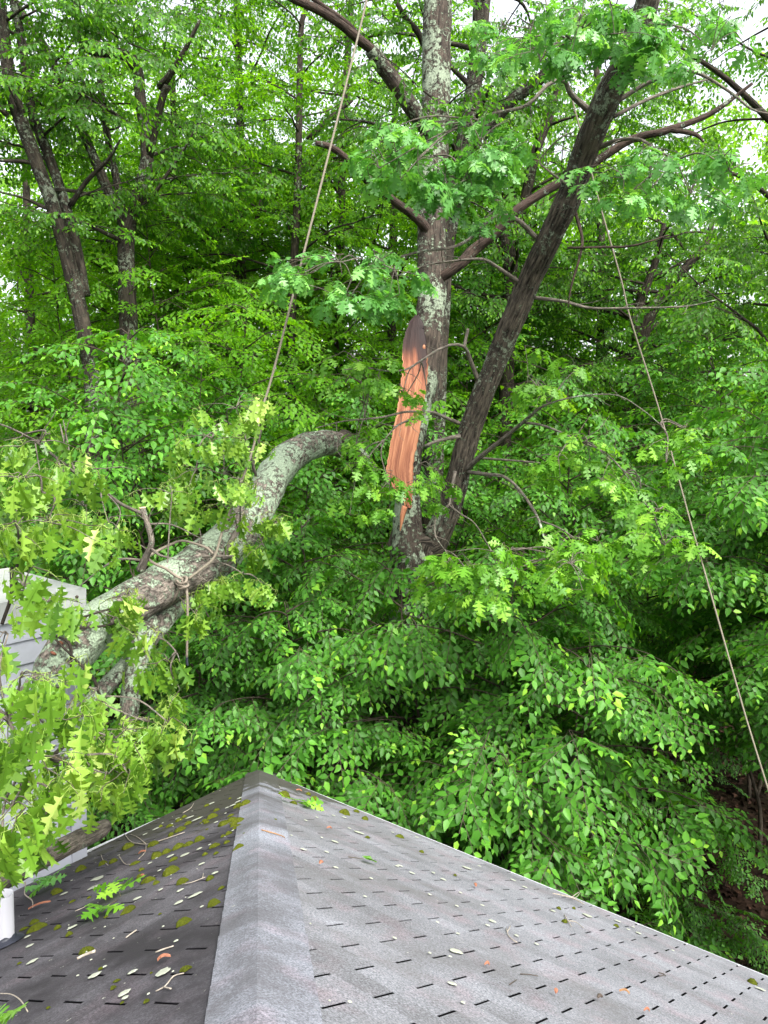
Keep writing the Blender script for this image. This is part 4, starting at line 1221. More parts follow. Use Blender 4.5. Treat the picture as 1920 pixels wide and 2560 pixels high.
# torn wood face
mb = MB()
rows = [(786, 1040, 1046, .02), (796, 1030, 1052, .04), (808, 1022, 1058, .05), (831, 1014, 1062, .05), (858, 1007, 1066, .12), (877, 1006, 1068, .3), (912, 1006, 1070, .5), (947, 1003, 1068, .55), (1001, 996, 1060, .62), (1047, 989, 1054, .62), (1086, 980, 1048, .62),
        (1132, 972, 1038, .6), (1178, 966, 1033, .58), (1205, 974, 1032, .55), (1228, 990, 1031, .55), (1245, 1005, 1030, .5), (1270, 1019, 1029, .5)]
rr = catmull(rows, 5)
nc = 22
rs = np.random.default_rng(3)
ph = rs.uniform(0, 6, 6)
vs, bk, tt, fs = [], [], [], []
al = 0
for i, (py, l_, r_, ti) in enumerate(rr):
    jag = 3.5 * noise.noise(Vector((py * 0.09, 0, 0))) + 1.5 * noise.noise(Vector((py * 0.4, 0, 3)))
    l2, r2 = l_ + jag, r_ + 4 * noise.noise(Vector((py * 0.11, 5, 0))) + 2 * noise.noise(Vector((py * 0.5, 5, 2)))
    for c in range(nc):
        t = c / (nc - 1)
        fib = 0.012 * noise.noise(Vector((t * 14, py * 0.004, 1.0))) + 0.012 * noise.noise(Vector((t * 4, py * 0.012, 4.0)))
        d = 9.72 + (10.06 - 9.72) * (1270 - py) / 464 - 0.285 - 0.03 * math.sin(math.pi * t) + fib + 0.03 * t
        q = at(l2 + (r2 - l2) * t, py, d)
        vs.append(q)
        bk.append((t * 0.33, 0.1, -py * d / F))
        e = min(t, 1 - t)
        dk = ti
        if t > 0.55 and py < 960: dk = ti * (1 - 0.8 * min(1, (t - 0.55) * 4) * min(1, (960 - py) / 60))
        if e < 0.045 and py > 885: dk = 0.9
        dk *= 0.82 + 0.5 * noise.noise(Vector((t * 7, py * 0.009, 9.0)))
        tt.append(max(0.0, min(1.0, dk)))
    if i:
        for c in range(nc - 1): fs.append(((i - 1) * nc + c, (i - 1) * nc + c + 1, i * nc + c + 1, i * nc + c))
m0 = len(vs)
nr = len(rr)
rim = [i * nc for i in range(nr)] + [(nr - 1) * nc + c for c in range(1, nc)] + [i * nc + nc - 1 for i in range(nr - 2, -1, -1)] + [c for c in range(nc - 2, 0, -1)]
for k in rim:
    vs.append(vs[k] + FW * 0.24 + (RT * 0.02)); bk.append(bk[k]); tt.append(0.12)
nr_ = len(rim)
for a in range(nr_): fs.append((rim[a], m0 + a, m0 + (a + 1) % nr_, rim[(a + 1) % nr_]))
mb.add(vs, [tuple(reversed(f)) for f in fs], tt, bk)
mb.build('split_wood', M['split'], oak)['label'] = 'torn orange heartwood where the stem split away'
mb = MB()
for pts, w_ in (([(1012, 1266, 9.36, 16), (1006, 1288, 9.34, 13), (1003, 1310, 9.35, 8), (1000, 1328, 9.36, 3)], 1), ([(1016, 868, 9.78, 3), (1018, 880, 9.75, 6), (1017, 905, 9.75, 8)], 1), ([(1061, 858, 9.78, 3), (1060, 868, 9.75, 8), (1059, 880, 9.78, 5)], 1), ([(1008, 1240, 9.4, 10), (1012, 1262, 9.38, 8), (1010, 1280, 9.37, 3)], 1)):
    P, R = px_nodes(pts)
    mb = MB()
    tube(mb, P, R, 6, 4, 0.3, 0.55, flat=0.4)
    mb.build('splinter', M['split'], oak)
# shell of dark bark left behind the torn face
limb_part(oak, 'bark_flap', 'leanbark', [[(985, 1330, 9.7, 16), (982, 1365, 9.68, 22), (990, 1400, 9.66, 22)], [(1000, 1290, 9.62, 10), (990, 1340, 9.66, 26), (1000, 1420, 9.62, 40)]], 9, 0.35)


def leaf_cluster(root, cx, cy, rx, ry, d, dd, n, protos, mat, seed, src, dt=0.0, pitch=(0.05, 0.7), size=1.0, hang=0.0, name='foliage', twmat='limbbark'):
    """a bough of leaves: shoots fan out from src (px, py, depth) through an uneven cloud"""
    rs = np.random.default_rng(seed)
    lv = Leaves(protos)
    tw = MB()
    s0 = at(*src)
    hubs = []
    for i in range(max(3, n // 6)):
        a, q = rs.uniform(0, 6.28), math.sqrt(rs.uniform(0.05, 0.55))
        hubs.append(at(cx + rx * q * math.cos(a), cy + ry * q * math.sin(a), d + rs.uniform(-dd, dd) * 0.6))
        m = s0.lerp(hubs[-1], 0.5) + Vector((rs.normal(0, 0.05), rs.normal(0, 0.05), 0.06))
        tube(tw, [s0, m, hubs[-1]], [0.009, 0.007, 0.004], 5, 4, 0.1)
    for i in range(n):
        a, q = rs.uniform(0, 6.28), math.sqrt(rs.uniform(0.0, 1.0))
        p = at(cx + rx * q * math.cos(a), cy + ry * q * math.sin(a), d + rs.uniform(-dd, dd) * math.sqrt(max(0.05, 1 - q * q)))
        h = min(hubs, key=lambda z: (z - p).length)
        dv = (p - h)
        dv.z *= 0.4
        az = math.atan2(dv.y, dv.x) + rs.normal(0, 0.5)
        b = p - Vector((math.cos(az), math.sin(az), -0.1)) * 0.16 * size
        mid = h.lerp(b, 0.5) + Vector((0, 0, 0.03))
        tube(tw, [h, mid, b], [0.004, 0.0032, 0.0025], 4, 3, cap=False)
        lv.put(b, Rot(az, rs.uniform(*pitch), rs.normal(0, 0.35)), size * rs.uniform(0.82, 1.12), dt + rs.normal(0, 0.1), rs)
    o = lv.bake(name, M[mat], root)
    tw.build('twigs', M[twmat], o).location = (0, 0, 0)
    return o


for i, (cx, cy, rx, ry, d, dd, n, mat, src) in enumerate((
        (1090, 380, 245, 105, 6.6, 0.55, 66, 'oak', (1192, 300, 6.9)),
        (1130, 470, 90, 60, 6.5, 0.3, 8, 'oak', (1080, 390, 6.6)),
        (870, 695, 220, 80, 6.6, 0.5, 42, 'oak', (901, 668, 6.7)),
        (1230, 520, 60, 40, 7.6, 0.2, 4, 'oak', (1259, 537, 8.0)),
        (1670, 430, 235, 80, 6.5, 0.5, 40, 'oak', (1690, 400, 6.7)),
        (1420, 90, 260, 95, 6.4, 0.6, 52, 'oak', (1440, 110, 6.8)),
        (1690, 90, 190, 90, 6.6, 0.5, 24, 'oak', (1614, 60, 7.0)),
        (880, 925, 110, 55, 7.6, 0.35, 11, 'oaklow', (918, 920, 7.6)),
        (920, 1215, 95, 75, 7.8, 0.35, 13, 'oaklow', (960, 1100, 8.0)),
        (900, 1090, 55, 40, 7.9, 0.25, 5, 'oaklow', (918, 920, 7.6)),
        (1085, 1200, 55, 55, 8.3, 0.3, 7, 'oaklow', (1126, 1240, 8.9)),
        (1040, 985, 55, 35, 8.3, 0.3, 4, 'oaklow', (1053, 901, 8.2)),
        (1290, 1425, 240, 80, 6.7, 0.5, 34, 'oaklow', (1404, 1391, 7.1)),
        (1120, 1440, 90, 70, 7.0, 0.3, 9, 'oaklow', (1112, 1375, 8.2)),
        (1440, 1360, 80, 50, 6.9, 0.3, 8, 'oaklow', (1446, 1352, 7.2)),
        (1640, 1325, 110, 75, 6.9, 0.35, 14, 'oaklow', (1635, 1285, 7.0)),
        (1460, 1150, 120, 65, 7.6, 0.4, 13, 'oaklow', (1450, 1104, 7.8)),
        (1560, 1210, 70, 50, 7.3, 0.3, 6, 'oaklow', (1560, 1180, 7.4)),
        (1690, 1110, 80, 70, 7.1, 0.35, 9, 'oaklow', (1650, 1060, 7.2)),
        (1370, 930, 110, 75, 8.2, 0.4, 11, 'oaklow', (1370, 1010, 8.0)))):
    leaf_cluster(oak, cx, cy, rx, ry, d, dd, n, PO, mat, 400 + i, src)

# ------------------------------------------------------------------ the fallen oak top, lying against the chimney and the left eave
fo = at(336, 1505, 5.75)
fallen = empty('fallen_tree', (fo.x, fo.y, 0.0), 'broken-off oak trunk with wilting leaves, fallen across the chimney and the left eave', 'fallen tree')
limb_part(fallen, 'trunk', 'fallbark', [[(935, 1172, 9.35, 22), (905, 1152, 9.2, 42), (872, 1126, 9.0, 54), (835, 1108, 8.7, 62), (790, 1110, 8.4, 66), (735, 1134, 8.1, 76), (690, 1182, 7.8, 86), (655, 1245, 7.4, 92), (600, 1325, 7.0, 98), (503, 1409, 6.5, 104), (417, 1455, 6.1, 110), (336, 1505, 5.7, 114),
                                    (249, 1562, 5.25, 116), (185, 1618, 4.9, 118), (140, 1668, 4.72, 104), (105, 1712, 4.6, 60)]], 26, 0.16)
for ln_ in [[(840, 1108, 8.68, 52), (870, 1105, 8.8, 50), (885, 1112, 8.85, 26)], [(860, 1125, 8.85, 50), (900, 1150, 9.0, 36), (930, 1165, 9.1, 12)], [(880, 1160, 8.9, 22), (915, 1175, 9.0, 10)]]:
    limb_part(fallen, 'broken_end', 'darkbark', [ln_], 9, 0.45)
limb_part(fallen, 'limb', 'fallbark', [[(620, 1350, 7.3, 40), (579, 1392, 7.0, 54), (503, 1452, 6.6, 56), (434, 1525, 6.2, 52), (385, 1580, 5.9, 50), (330, 1650, 5.7, 46), (240, 1740, 5.2, 40), (190, 1790, 5.0, 26)]], 14, 0.2)
limb_part(fallen, 'limb', 'fallbark', [[(372, 1555, 5.8, 60), (352, 1620, 5.55, 56), (330, 1716, 5.4, 50), (321, 1797, 5.3, 48), (313, 1858, 5.25, 46), (309, 1920, 5.2, 40), (314, 1965, 5.2, 30)]], 14, 0.12)
for ln_ in [[(312, 1935, 5.14, 16), (316, 1970, 5.12, 20), (318, 2000, 5.12, 6)], [(300, 1960, 5.16, 10), (292, 1990, 5.14, 14), (285, 2012, 5.15, 4)], [(322, 1960, 5.14, 8), (330, 1990, 5.14, 8), (334, 2010, 5.14, 3)]]:
    limb_part(fallen, 'splintered_wood', 'chip', [ln_], 6, 0.4)


def roof_nodes(pts):
    P, R = [], []
    for px, py, w_ in pts:
        q, S = roof_at(px, py)
        d = (q - CAM).dot(FW)
        r = 0.5 * w_ * d / F
        q, S = roof_at(px, py, r * 0.9)
        P.append(q); R.append(r)
    return P, R


mb = MB()
P, R = px_nodes([(262, 2066, 4.75, 36), (240, 2078, 4.65, 46), (163, 2117, 4.35, 48), (94, 2153, 4.1, 50), (24, 2190, 3.9, 52), (-70, 2240, 3.7, 54)])
tube(mb, P, R, 14, 5, 0.15)
mb.build('limb', M['limbbark'], fallen)['label'] = 'grey limb resting along the left eave'
limb_part(fallen, 'branch', 'limbbark', [[(352, 1425, 5.9, 30), (364, 1395, 5.85, 22), (379, 1357, 5.8, 19), (372, 1320, 5.8, 18), (362, 1290, 5.8, 19), (356, 1270, 5.8, 20)], [(378, 1372, 5.8, 9), (400, 1388, 5.72, 8), (434, 1396, 5.7, 3)]], 9, 0.1, 'stub sawn off short')
limb_part(fallen, 'cut_face', 'cutwood', [[(356, 1271, 5.8, 17), (355.6, 1267.5, 5.8, 16.5)]], 12, 0)
limb_part(fallen, 'branch', 'limbbark', [[(356, 1284, 5.8, 13), (301, 1259, 5.6, 11), (255, 1224, 5.4, 10), (191, 1184, 5.2, 9), (139, 1143, 5.0, 8), (87, 1103, 4.8, 8), (30, 1072, 4.6, 7), (-30, 1050, 4.5, 6)],
                                         [(191, 1184, 5.2, 7), (165, 1120, 5.2, 6), (150, 1060, 5.2, 4)], [(178, 1160, 5.2, 6), (170, 1110, 5.3, 5), (158, 1050, 5.3, 3)], [(255, 1224, 5.4, 5), (300, 1275, 5.3, 4), (285, 1330, 5.3, 3)], [(87, 1103, 4.8, 5), (100, 1180, 4.6, 4), (105, 1230, 4.5, 3)],
                                         [(30, 1072, 4.6, 5), (90, 1100, 4.7, 4), (130, 1110, 4.8, 2)]], 6, 0.1)
limb_part(fallen, 'branch', 'limbbark', [[(352, 1400, 5.85, 9), (300, 1398, 5.7, 8), (255, 1420, 5.5, 6), (200, 1465, 5.2, 4)], [(375, 1310, 5.8, 7), (430, 1312, 5.9, 5), (500, 1345, 6.1, 3)]], 5, 0.1)
limb_part(fallen, 'branch', 'darkbark', [[(420, 1500, 5.9, 4), (380, 1520, 5.5, 5), (290, 1520, 5.1, 5), (200, 1545, 4.8, 6), (135, 1560, 4.6, 5)], [(330, 1510, 5.3, 6), (280, 1560, 5.0, 6), (140, 1580, 4.7, 6), (180, 1640, 4.6, 7), (230, 1690, 4.6, 9), (250, 1740, 4.7, 7), (275, 1790, 4.8, 4)],
                                         [(140, 1590, 4.65, 6), (175, 1612, 4.62, 8), (178, 1680, 4.6, 6)], [(30, 1420, 4.4, 12), (28, 1490, 4.3, 10), (5, 1560, 4.2, 9)], [(60, 1280, 4.5, 7), (50, 1380, 4.4, 9), (30, 1470, 4.35, 8)]], 6, 0.12)
for ln_ in [[(-20, 1760, 3.6, 16), (20, 1800, 3.6, 15), (36, 1840, 3.6, 12), (20, 1880, 3.6, 8)], [(590, 1330, 6.6, 20), (560, 1392, 6.45, 14), (578, 1392, 6.35, 8)], [(505, 1392, 6.25, 8), (540, 1390, 6.3, 10), (585, 1390, 6.35, 5)],
                                         [(370, 1590, 5.6, 7), (410, 1600, 5.5, 6), (440, 1630, 5.4, 5), (450, 1655, 5.4, 3)], [(630, 1180, 7.4, 10), (655, 1060, 7.2, 6), (650, 1000, 7.1, 4)], [(640, 1190, 7.3, 9), (610, 1090, 7.0, 6), (560, 1050, 6.8, 4)]]:
    limb_part(fallen, 'branch', 'limbbark', [ln_], 6, 0.12)
# chips of torn red wood showing through the bark
for ln_ in [[(146, 1606, 4.70, 8), (150, 1608, 4.67, 12), (156, 1608, 4.70, 6)], [(128, 1630, 4.64, 6), (133, 1633, 4.62, 9), (140, 1636, 4.64, 5)], [(493, 1415, 6.33, 6), (491, 1422, 6.3, 9), (488, 1430, 6.3, 5)]]:
    limb_part(fallen, 'torn_wood', 'chip', [ln_], 7, 0.3)

WT = [  # hanging tufts of wilting leaves: px, py, depth, shoots, spread x, spread y
    (590, 1045, 6.25, 11, 75, 45), (615, 1125, 6.2, 7, 50, 35), (600, 1225, 6.0, 6, 45, 30), (530, 1120, 6.6, 7, 60, 40), (490, 1200, 6.4, 7, 60, 35), (560, 1210, 6.5, 7, 70, 40), (430, 1260, 6.1, 5, 50, 30), (460, 1300, 6.2, 5, 50, 30), (560, 1290, 6.5, 4, 40, 30),
    (700, 1330, 7.0, 6, 50, 20), (660, 1390, 6.8, 5, 50, 30), (610, 1460, 6.4, 6, 50, 40), (520, 1480, 6.1, 6, 45, 30), (490, 1560, 5.9, 4, 35, 25), (420, 1680, 5.3, 5, 40, 35), (440, 1740, 5.3, 4, 40, 30),
    (100, 1130, 4.6, 8, 90, 40), (60, 1220, 4.4, 9, 80, 40), (170, 1190, 4.8, 6, 60, 30), (120, 1330, 4.4, 9, 100, 50), (40, 1340, 4.2, 7, 60, 50), (210, 1290, 5.0, 6, 60, 35), (270, 1330, 5.2, 5, 60, 30),     (60, 1490, 3.9, 8, 70, 40), (120, 1530, 4.0, 6, 50, 35), (320, 1510, 5.1, 6, 35, 20), (290, 1570, 5.0, 5, 40, 25), (330, 1570, 5.05, 4, 30, 30), (20, 1610, 3.7, 6, 50, 40),
    (50, 1720, 3.5, 7, 60, 40), (140, 1705, 3.9, 5, 40, 25), (200, 1775, 4.1, 5, 30, 25), (110, 1835, 3.6, 5, 45, 35), (225, 1870, 4.1, 6, 40, 35), (120, 2060, 3.6, 6, 45, 30), (170, 1940, 3.9, 4, 30, 30), (245, 1750, 4.4, 4, 40, 30), (20, 1830, 3.2, 7, 60, 50), (370, 1830, 4.5, 6, 60, 18), (420, 1830, 4.6, 3, 30, 12),
    (290, 1870, 4.2, 7, 60, 30), (330, 1890, 4.3, 6, 50, 30), (60, 1940, 3.4, 9, 80, 45), (230, 1950, 3.9, 5, 50, 30), (270, 1960, 4.0, 5, 45, 25), (320, 1960, 4.1, 3, 25, 18), (30, 2040, 3.2, 7, 60, 50), 
    (5, 2140, 3.0, 4, 30, 30)]
rs = np.random.default_rng(61)
tips = [(b_[-1][0], b_[-1][1]) for b_ in ()]
src_list = [at(*p) for p in ((570, 1060, 6.8), (640, 1190, 7.3), (503, 1409, 6.4), (417, 1440, 6.0), (300, 1398, 5.7), (255, 1224, 5.4), (139, 1143, 5.0), (60, 1085, 4.7), (105, 1230, 4.5), (50, 1380, 4.4), (28, 1490, 4.3), (200, 1545, 4.8), (280, 1560, 5.0), (180, 1640, 4.6), (250, 1740, 4.7),
                                  (330, 1716, 5.3), (313, 1858, 5.15), (20, 1800, 3.6), (130, 1720, 4.5), (600, 1340, 6.7), (440, 1630, 5.4), (120, 1900, 4.0), (40, 1950, 3.6), (655, 1350, 7.0))]
for i, (px, py, d, n, sx, sy) in enumerate(WT):
    lv = Leaves(PW)
    tw = MB()
    c = at(px, py - 25, d)
    s0 = min(src_list, key=lambda z: (z - c).length)
    mid = s0.lerp(c, 0.5) + Vector((rs.normal(0, 0.05), rs.normal(0, 0.05), 0.05))
    tube(tw, [s0, mid, c], [0.007, 0.006, 0.004], 5, 5, 0.1)
    for k in range(max(3, int(n * (0.62 if px < 260 and py > 1400 else 0.85)))):
        p = at(px + rs.normal(0, sx * 0.55), py - 30 + rs.normal(0, sy * 0.5), d + rs.normal(0, 0.14))
        az = math.atan2(p.y - c.y, p.x - c.x) + rs.normal(0, 0.5)
        tube(tw, [c, c.lerp(p, 0.5) + Vector((0, 0, 0.02)), p], [0.004, 0.003, 0.0025], 4, 3, cap=False)
        lv.put(p, Rot(az, rs.uniform(0.0, 0.5), rs.normal(0, 0.3)), rs.uniform(0.75, 1.0), rs.normal(0.03, 0.13), rs)
    o = lv.bake('foliage', M['wilt'], fallen)
    tw.build('twigs', M['limbbark'], o).location = (0, 0, 0)

# ------------------------------------------------------------------ ropes
def rope_mesh(mb, nodes, w_scale=1.0, strands=True, sub=6):
    P, R = px_nodes(nodes)
    tube(mb, P, [r * 0.72 * w_scale for r in R], 8, sub)


kp = at(463, 1452, 5.92)
rope = empty('rope', kp, 'tan rope running up from a knot round the fallen trunk', 'rope')
mb = MB()
rope_mesh(mb, [(930, -60, 8.6, 7.2), (905, 50, 8.4, 7.4), (800, 472, 7.6, 8.0), (691, 900, 6.95, 8.6), (654, 1027, 6.75, 9), (631, 1126, 6.6, 9), (590, 1241, 6.4, 9), (556, 1328, 6.28, 9.5), (536, 1392, 6.2, 10), (500, 1425, 6.08, 10), (472, 1446, 5.95, 10)])
mb.build('line', M['rope'], rope)
mb = MB()
rope_mesh(mb, [(466, 1452, 5.9, 10), (440, 1440, 5.88, 10), (415, 1422, 5.84, 10), (392, 1412, 5.82, 10), (376, 1402, 5.86, 10), (370, 1394, 6.0, 10), (385, 1382, 6.2, 10), (425, 1362, 6.36, 10), (455, 1352, 6.38, 9), (490, 1360, 6.33, 9), (517, 1370, 6.28, 9), (533, 1385, 6.26, 9)])
rope_mesh(mb, [(452, 1462, 5.88, 10), (440, 1490, 5.9, 10), (424, 1512, 5.98, 10), (405, 1520, 6.15, 10), (420, 1470, 6.3, 9)])
mb.build('loop', M['ropeold'], rope)
mb = MB()
rope_mesh(mb, [(441, 1451, 5.88, 9.5), (452, 1459, 5.82, 9.5), (464, 1455, 5.8, 9.5), (467, 1445, 5.84, 9.5), (459, 1443, 5.9, 9.5), (455, 1455, 5.88, 9.5)])
rope_mesh(mb, [(446, 1466, 5.88, 9.5), (452, 1472, 5.82, 9.5), (462, 1468, 5.79, 9.5), (470, 1464, 5.82, 9.5), (468, 1458, 5.9, 9.5)])
rope_mesh(mb, [(440, 1456, 5.9, 9.5), (447, 1463, 5.84, 9.5), (457, 1465, 5.81, 9.5), (466, 1470, 5.83, 9.5)])
mb.build('knot', M['ropeold'], rope)
mb = MB()
rope_mesh(mb, [(465, 1466, 5.83, 10), (468, 1490, 5.82, 9.5), (469, 1540, 5.82, 9), (468, 1590, 5.82, 9), (467, 1645, 5.82, 9)])
tl = mb.build('tail', M['ropeold'], rope)
mb = MB()
rope_mesh(mb, [(467, 1643, 5.82, 10), (467.5, 1652, 5.82, 10), (468.5, 1664, 5.82, 9.5)])
mb.build('taped_end', M['rubber'], tl).location = (0, 0, 0)
mb = MB()
rp2 = [(1355, -60, 8.9, 5.5), (1371, 34, 8.9, 5.5), (1408, 162, 8.85, 6), (1440, 285, 8.8, 6), (1479, 432, 8.7, 6), (1502, 520, 8.6, 6.2), (1553, 700, 8.4, 6.2), (1576, 797, 8.3, 6.2), (1644, 1012, 8.1, 6.2), (1689, 1170, 7.9, 6.2), (1725, 1301, 7.3, 6.2), (1752, 1396, 6.9, 6.4), (1834, 1686, 6.0, 6.6), (1868, 1804, 5.7, 6.6), (1920, 1972, 5.4, 6.8), (1990, 2190, 5.1, 7)]
P, R = px_nodes(rp2)
tube(mb, P, [r * 0.66 for r in R], 8, 5)
tag(mb.build('rope', M['rope']), 'thin tan rope slanting down the right side, behind the leaning stem', 'rope')

# ------------------------------------------------------------------ moss, lichen and litter on the roof
rs = np.random.default_rng(21)
moss_me = []
for k in range(6):
    mb = MB()
    nr_, ns_ = 9, 26
    vs, fs = [(0, 0, 0.32)], []
    for i in range(1, nr_ + 1):
        t = i / nr_
        for j in range(ns_):
            a = 2 * math.pi * j / ns_
            q = t * (0.5 + 0.26 * noise.noise(Vector((math.cos(a) * 1.5, math.sin(a) * 1.5, k * 5.1))) + 0.12 * noise.noise(Vector((math.cos(a) * 4, math.sin(a) * 4, k * 2.1))))
            z = 0.30 * (1 - t ** 2.6) + 0.09 * (noise.noise(Vector((q * math.cos(a) * 9, q * math.sin(a) * 9, k * 3.0))) + 0.6 * rs.random()) * (1 - 0.6 * t)
            if i == nr_: z = -0.05
            vs.append((q * math.cos(a) * 1.25, q * math.sin(a) * 0.85, z))
    for j in range(ns_): fs.append((0, 1 + j, 1 + (j + 1) % ns_))
    for i in range(nr_ - 1):
        for j in range(ns_):
            a, b = 1 + i * ns_ + j, 1 + i * ns_ + (j + 1) % ns_
            fs.append((a, a + ns_, b + ns_, b))
    mb.add(vs, fs)
    o = mb.build('moss_clump', M['moss'])
    moss_me.append(o.data)
    bpy.data.objects.remove(o)


def basis(S, ang):
    x = S.d * math.cos(ang) + S.h * math.sin(ang)
    y = S.n.cross(x)
    return Matrix(((x.x, y.x, S.n.x), (x.y, y.y, S.n.y), (x.z, y.z, S.n.z)))


MR3 = [(960, 870, 110), (1050, 832, 120), (1150, 790, 130), (1235, 768, 90), (1320, 730, 110), (1450, 782, 95), (1545, 752, 75), (1370, 850, 75), (1460, 842, 70), (1110, 892, 80), (1085, 1000, 150), (900, 1070, 130), (960, 1090, 90), (1180, 1080, 120), (1410, 1052, 85), (740, 1310, 110), (1440, 1262, 150),
       (790, 925, 85), (1520, 600, 150), (1590, 570, 120), (1430, 540, 120), (1650, 450, 90), (1160, 650, 110), (1640, 625, 90), (840, 978, 60), (610, 910, 110), (730, 790, 120), (940, 770, 100), (830, 1035, 90), (1505, 1130, 60), (1620, 820, 70), (130, 1155, 100), (340, 975, 110), (1010, 582, 60), (1540, 325, 130), (1230, 595, 80), (1460, 350, 90), (1600, 300, 70), (520, 930, 80), (270, 1240, 50)]
MR3 += [(float(rs.uniform(900, 1780)), float(rs.uniform(260, 720)), float(rs.uniform(25, 75))) for _ in range(42)]
MR3 = [m for m in MR3 if m[1] > 1075 - 0.475 * m[0] - 0.0 and (m[0] < 1640 or m[1] > 250)]
MR4 = [(1060, 395, 140), (1520, 490, 140), (310, 535, 140), (280, 485, 120), (480, 530, 85), (575, 585, 70), (715, 725, 140), (835, 870, 50), (970, 970, 60), (935, 1030, 60), (1015, 1150, 55), (1215, 1140, 80), (1540, 875, 120), (160, 825, 50), (880, 440, 50), (1325, 415, 40), (480, 235, 110), (740, 280, 55), (400, 1195, 50), (1255, 905, 35), (200, 540, 80)]
MR2 = [(500, 365, 120), (425, 570, 60), (750, 400, 90), (1000, 510, 110), (1170, 557, 80), (1100, 495, 70), (1460, 705, 90), (170, 685, 70), (130, 800, 110), (120, 590, 130), (180, 440, 120), (1190, 710, 45), (580, 425, 60), (1640, 830, 50), (700, 350, 60)]
MR1 = [(1450, 370, 60), (1500, 480, 70), (590, 95, 35), (1575, 370, 40)]
MR5 = [(400, 515, 70), (1530, 985, 90)]
cnt = 0
for lst, ox, oy in ((MR3, 100, 1880), (MR4, 0, 2160), (MR2, 560, 1880), (MR1, 960, 2160), (MR5, 1420, 2160)):
    for x, y, w_ in lst:
        px, py = ox + x / 3.318, oy + y / 3.318
        q, S = roof_at(px, py, 0.006)
        d = (q - CAM).dot(FW)
        sz = w_ / 3.318 * d / F * rs.uniform(0.68, 0.95)
        if S is SL: sz *= 0.85
        o = bpy.data.objects.new('moss_clump', moss_me[cnt % 6])
        COL.objects.link(o)
        flat = rs.uniform(0.9, 1.35) * (0.75 if sz > 0.14 else 1)
        o.matrix_world = Matrix.Translation(q) @ (basis(S, rs.uniform(-0.5, 0.5) + (0.9 if S is SL else 0)).to_4x4()) @ Matrix.Diagonal((sz, sz, sz * flat, 1))
        if S is SL: tag(o, 'olive green moss clump growing on the dark mossy roof slope', 'moss', 'moss clumps on the dark slope')
        else: tag(o, 'small moss clump on the pale grey roof slope', 'moss', 'moss clumps on the grey slope')
        cnt += 1

mb = MB()


def lichen_patch(px, py, r, asp=1.0):
    q, S = roof_at(px, py, 0.0095)
    B = basis(S, rs.uniform(0, 6))
    n = 14
    vs = [q + S.n * 0.0015]
    k = rs.uniform(0, 50)
    for ring, z in ((0.7, 0.0015), (1.0, -0.001)):
        for j in range(n):
            a = 2 * math.pi * j / n
            rr_ = r * ring * (1 + 0.42 * noise.noise(Vector((math.cos(a) * 1.7, math.sin(a) * 1.7, k))))
            vs.append(q + B @ Vector((rr_ * math.cos(a) * asp, rr_ * math.sin(a), 0)) + S.n * z)
    fs = [(0, 1 + j, 1 + (j + 1) % n) for j in range(n)] + [(1 + j, 1 + n + j, 1 + n + (j + 1) % n, 1 + (j + 1) % n) for j in range(n)]
    mb.add(vs, fs)


for lst, ox, oy in ((((1290, 1180, 160), (1150, 1245, 120), (810, 1210, 90), (1160, 1145, 90), (1200, 850, 110), (1080, 860, 110), (1340, 925, 70), (1320, 800, 90), (1300, 555, 130), (470, 1045, 130), (440, 1120, 120), (990, 980, 50), (1050, 975, 70), (200, 1170, 80), (960, 635, 80), (870, 680, 60), (1080, 600, 90), (1140, 550, 50), (1450, 1000, 80), (1620, 1270, 90), (1420, 425, 70), (1460, 580, 60), (1240, 540, 90), (1550, 460, 60), (1640, 410, 70), (910, 920, 60), (650, 855, 40), (1340, 1280, 50)), 100, 1880),
                    (((600, 520, 110), (245, 675, 95), (265, 805, 125), (1350, 890, 175), (1030, 1065, 140), (1035, 1105, 90), (780, 920, 140), (225, 600, 70), (1130, 285, 90), (820, 120, 90), (780, 190, 110), (530, 245, 80), (1100, 890, 90), (1330, 210, 60), (1230, 1075, 40)), 0, 2160),
                    (((920, 740, 80), (850, 825, 60), (930, 955, 70), (660, 805, 70), (1120, 665, 110), (1040, 630, 50), (770, 540, 50), (400, 490, 90), (410, 580, 80), (190, 630, 80), (250, 410, 70), (150, 420, 90), (70, 440, 80), (130, 380, 70), (440, 280, 70), (360, 355, 60), (1000, 540, 50), (910, 525, 50), (1460, 940, 70), (1560, 1000, 60), (1220, 1045, 50), (1170, 1195, 50), (170, 1010, 60), (80, 1275, 90), (380, 745, 50), (560, 690, 40), (680, 565, 40), (1600, 705, 60), (1400, 665, 40), (280, 260, 50), (230, 330, 60), (330, 300, 50)), 560, 1880),
                    (((690, 30, 130), (790, 15, 50), (410, 70, 60), (495, 125, 70), (380, 250, 50), (635, 235, 50), (605, 345, 50), (815, 340, 50), (900, 470, 90), (860, 505, 55), (615, 575, 45), (1100, 590, 70), (600, 720, 170), (655, 1145, 65), (1265, 660, 55), (570, 990, 110), (380, 735, 50), (90, 610, 50), (1070, 130, 80), (1170, 190, 60), (1400, 385, 80), (110, 15, 60), (550, 765, 40), (445, 480, 50)), 960, 2160),
                    (((165, 425, 120), (410, 470, 80), (540, 520, 40), (585, 570, 70), (500, 540, 50), (1600, 1035, 110), (870, 715, 40)), 1420, 2160)):
    for x, y, w_ in lst:
        px, py = ox + x / 3.318, oy + y / 3.318
        q, S = roof_at(px, py)
        d = (q - CAM).dot(FW)
        lichen_patch(px, py, 0.36 * w_ / 3.318 * d / F, rs.uniform(0.75, 1.2))
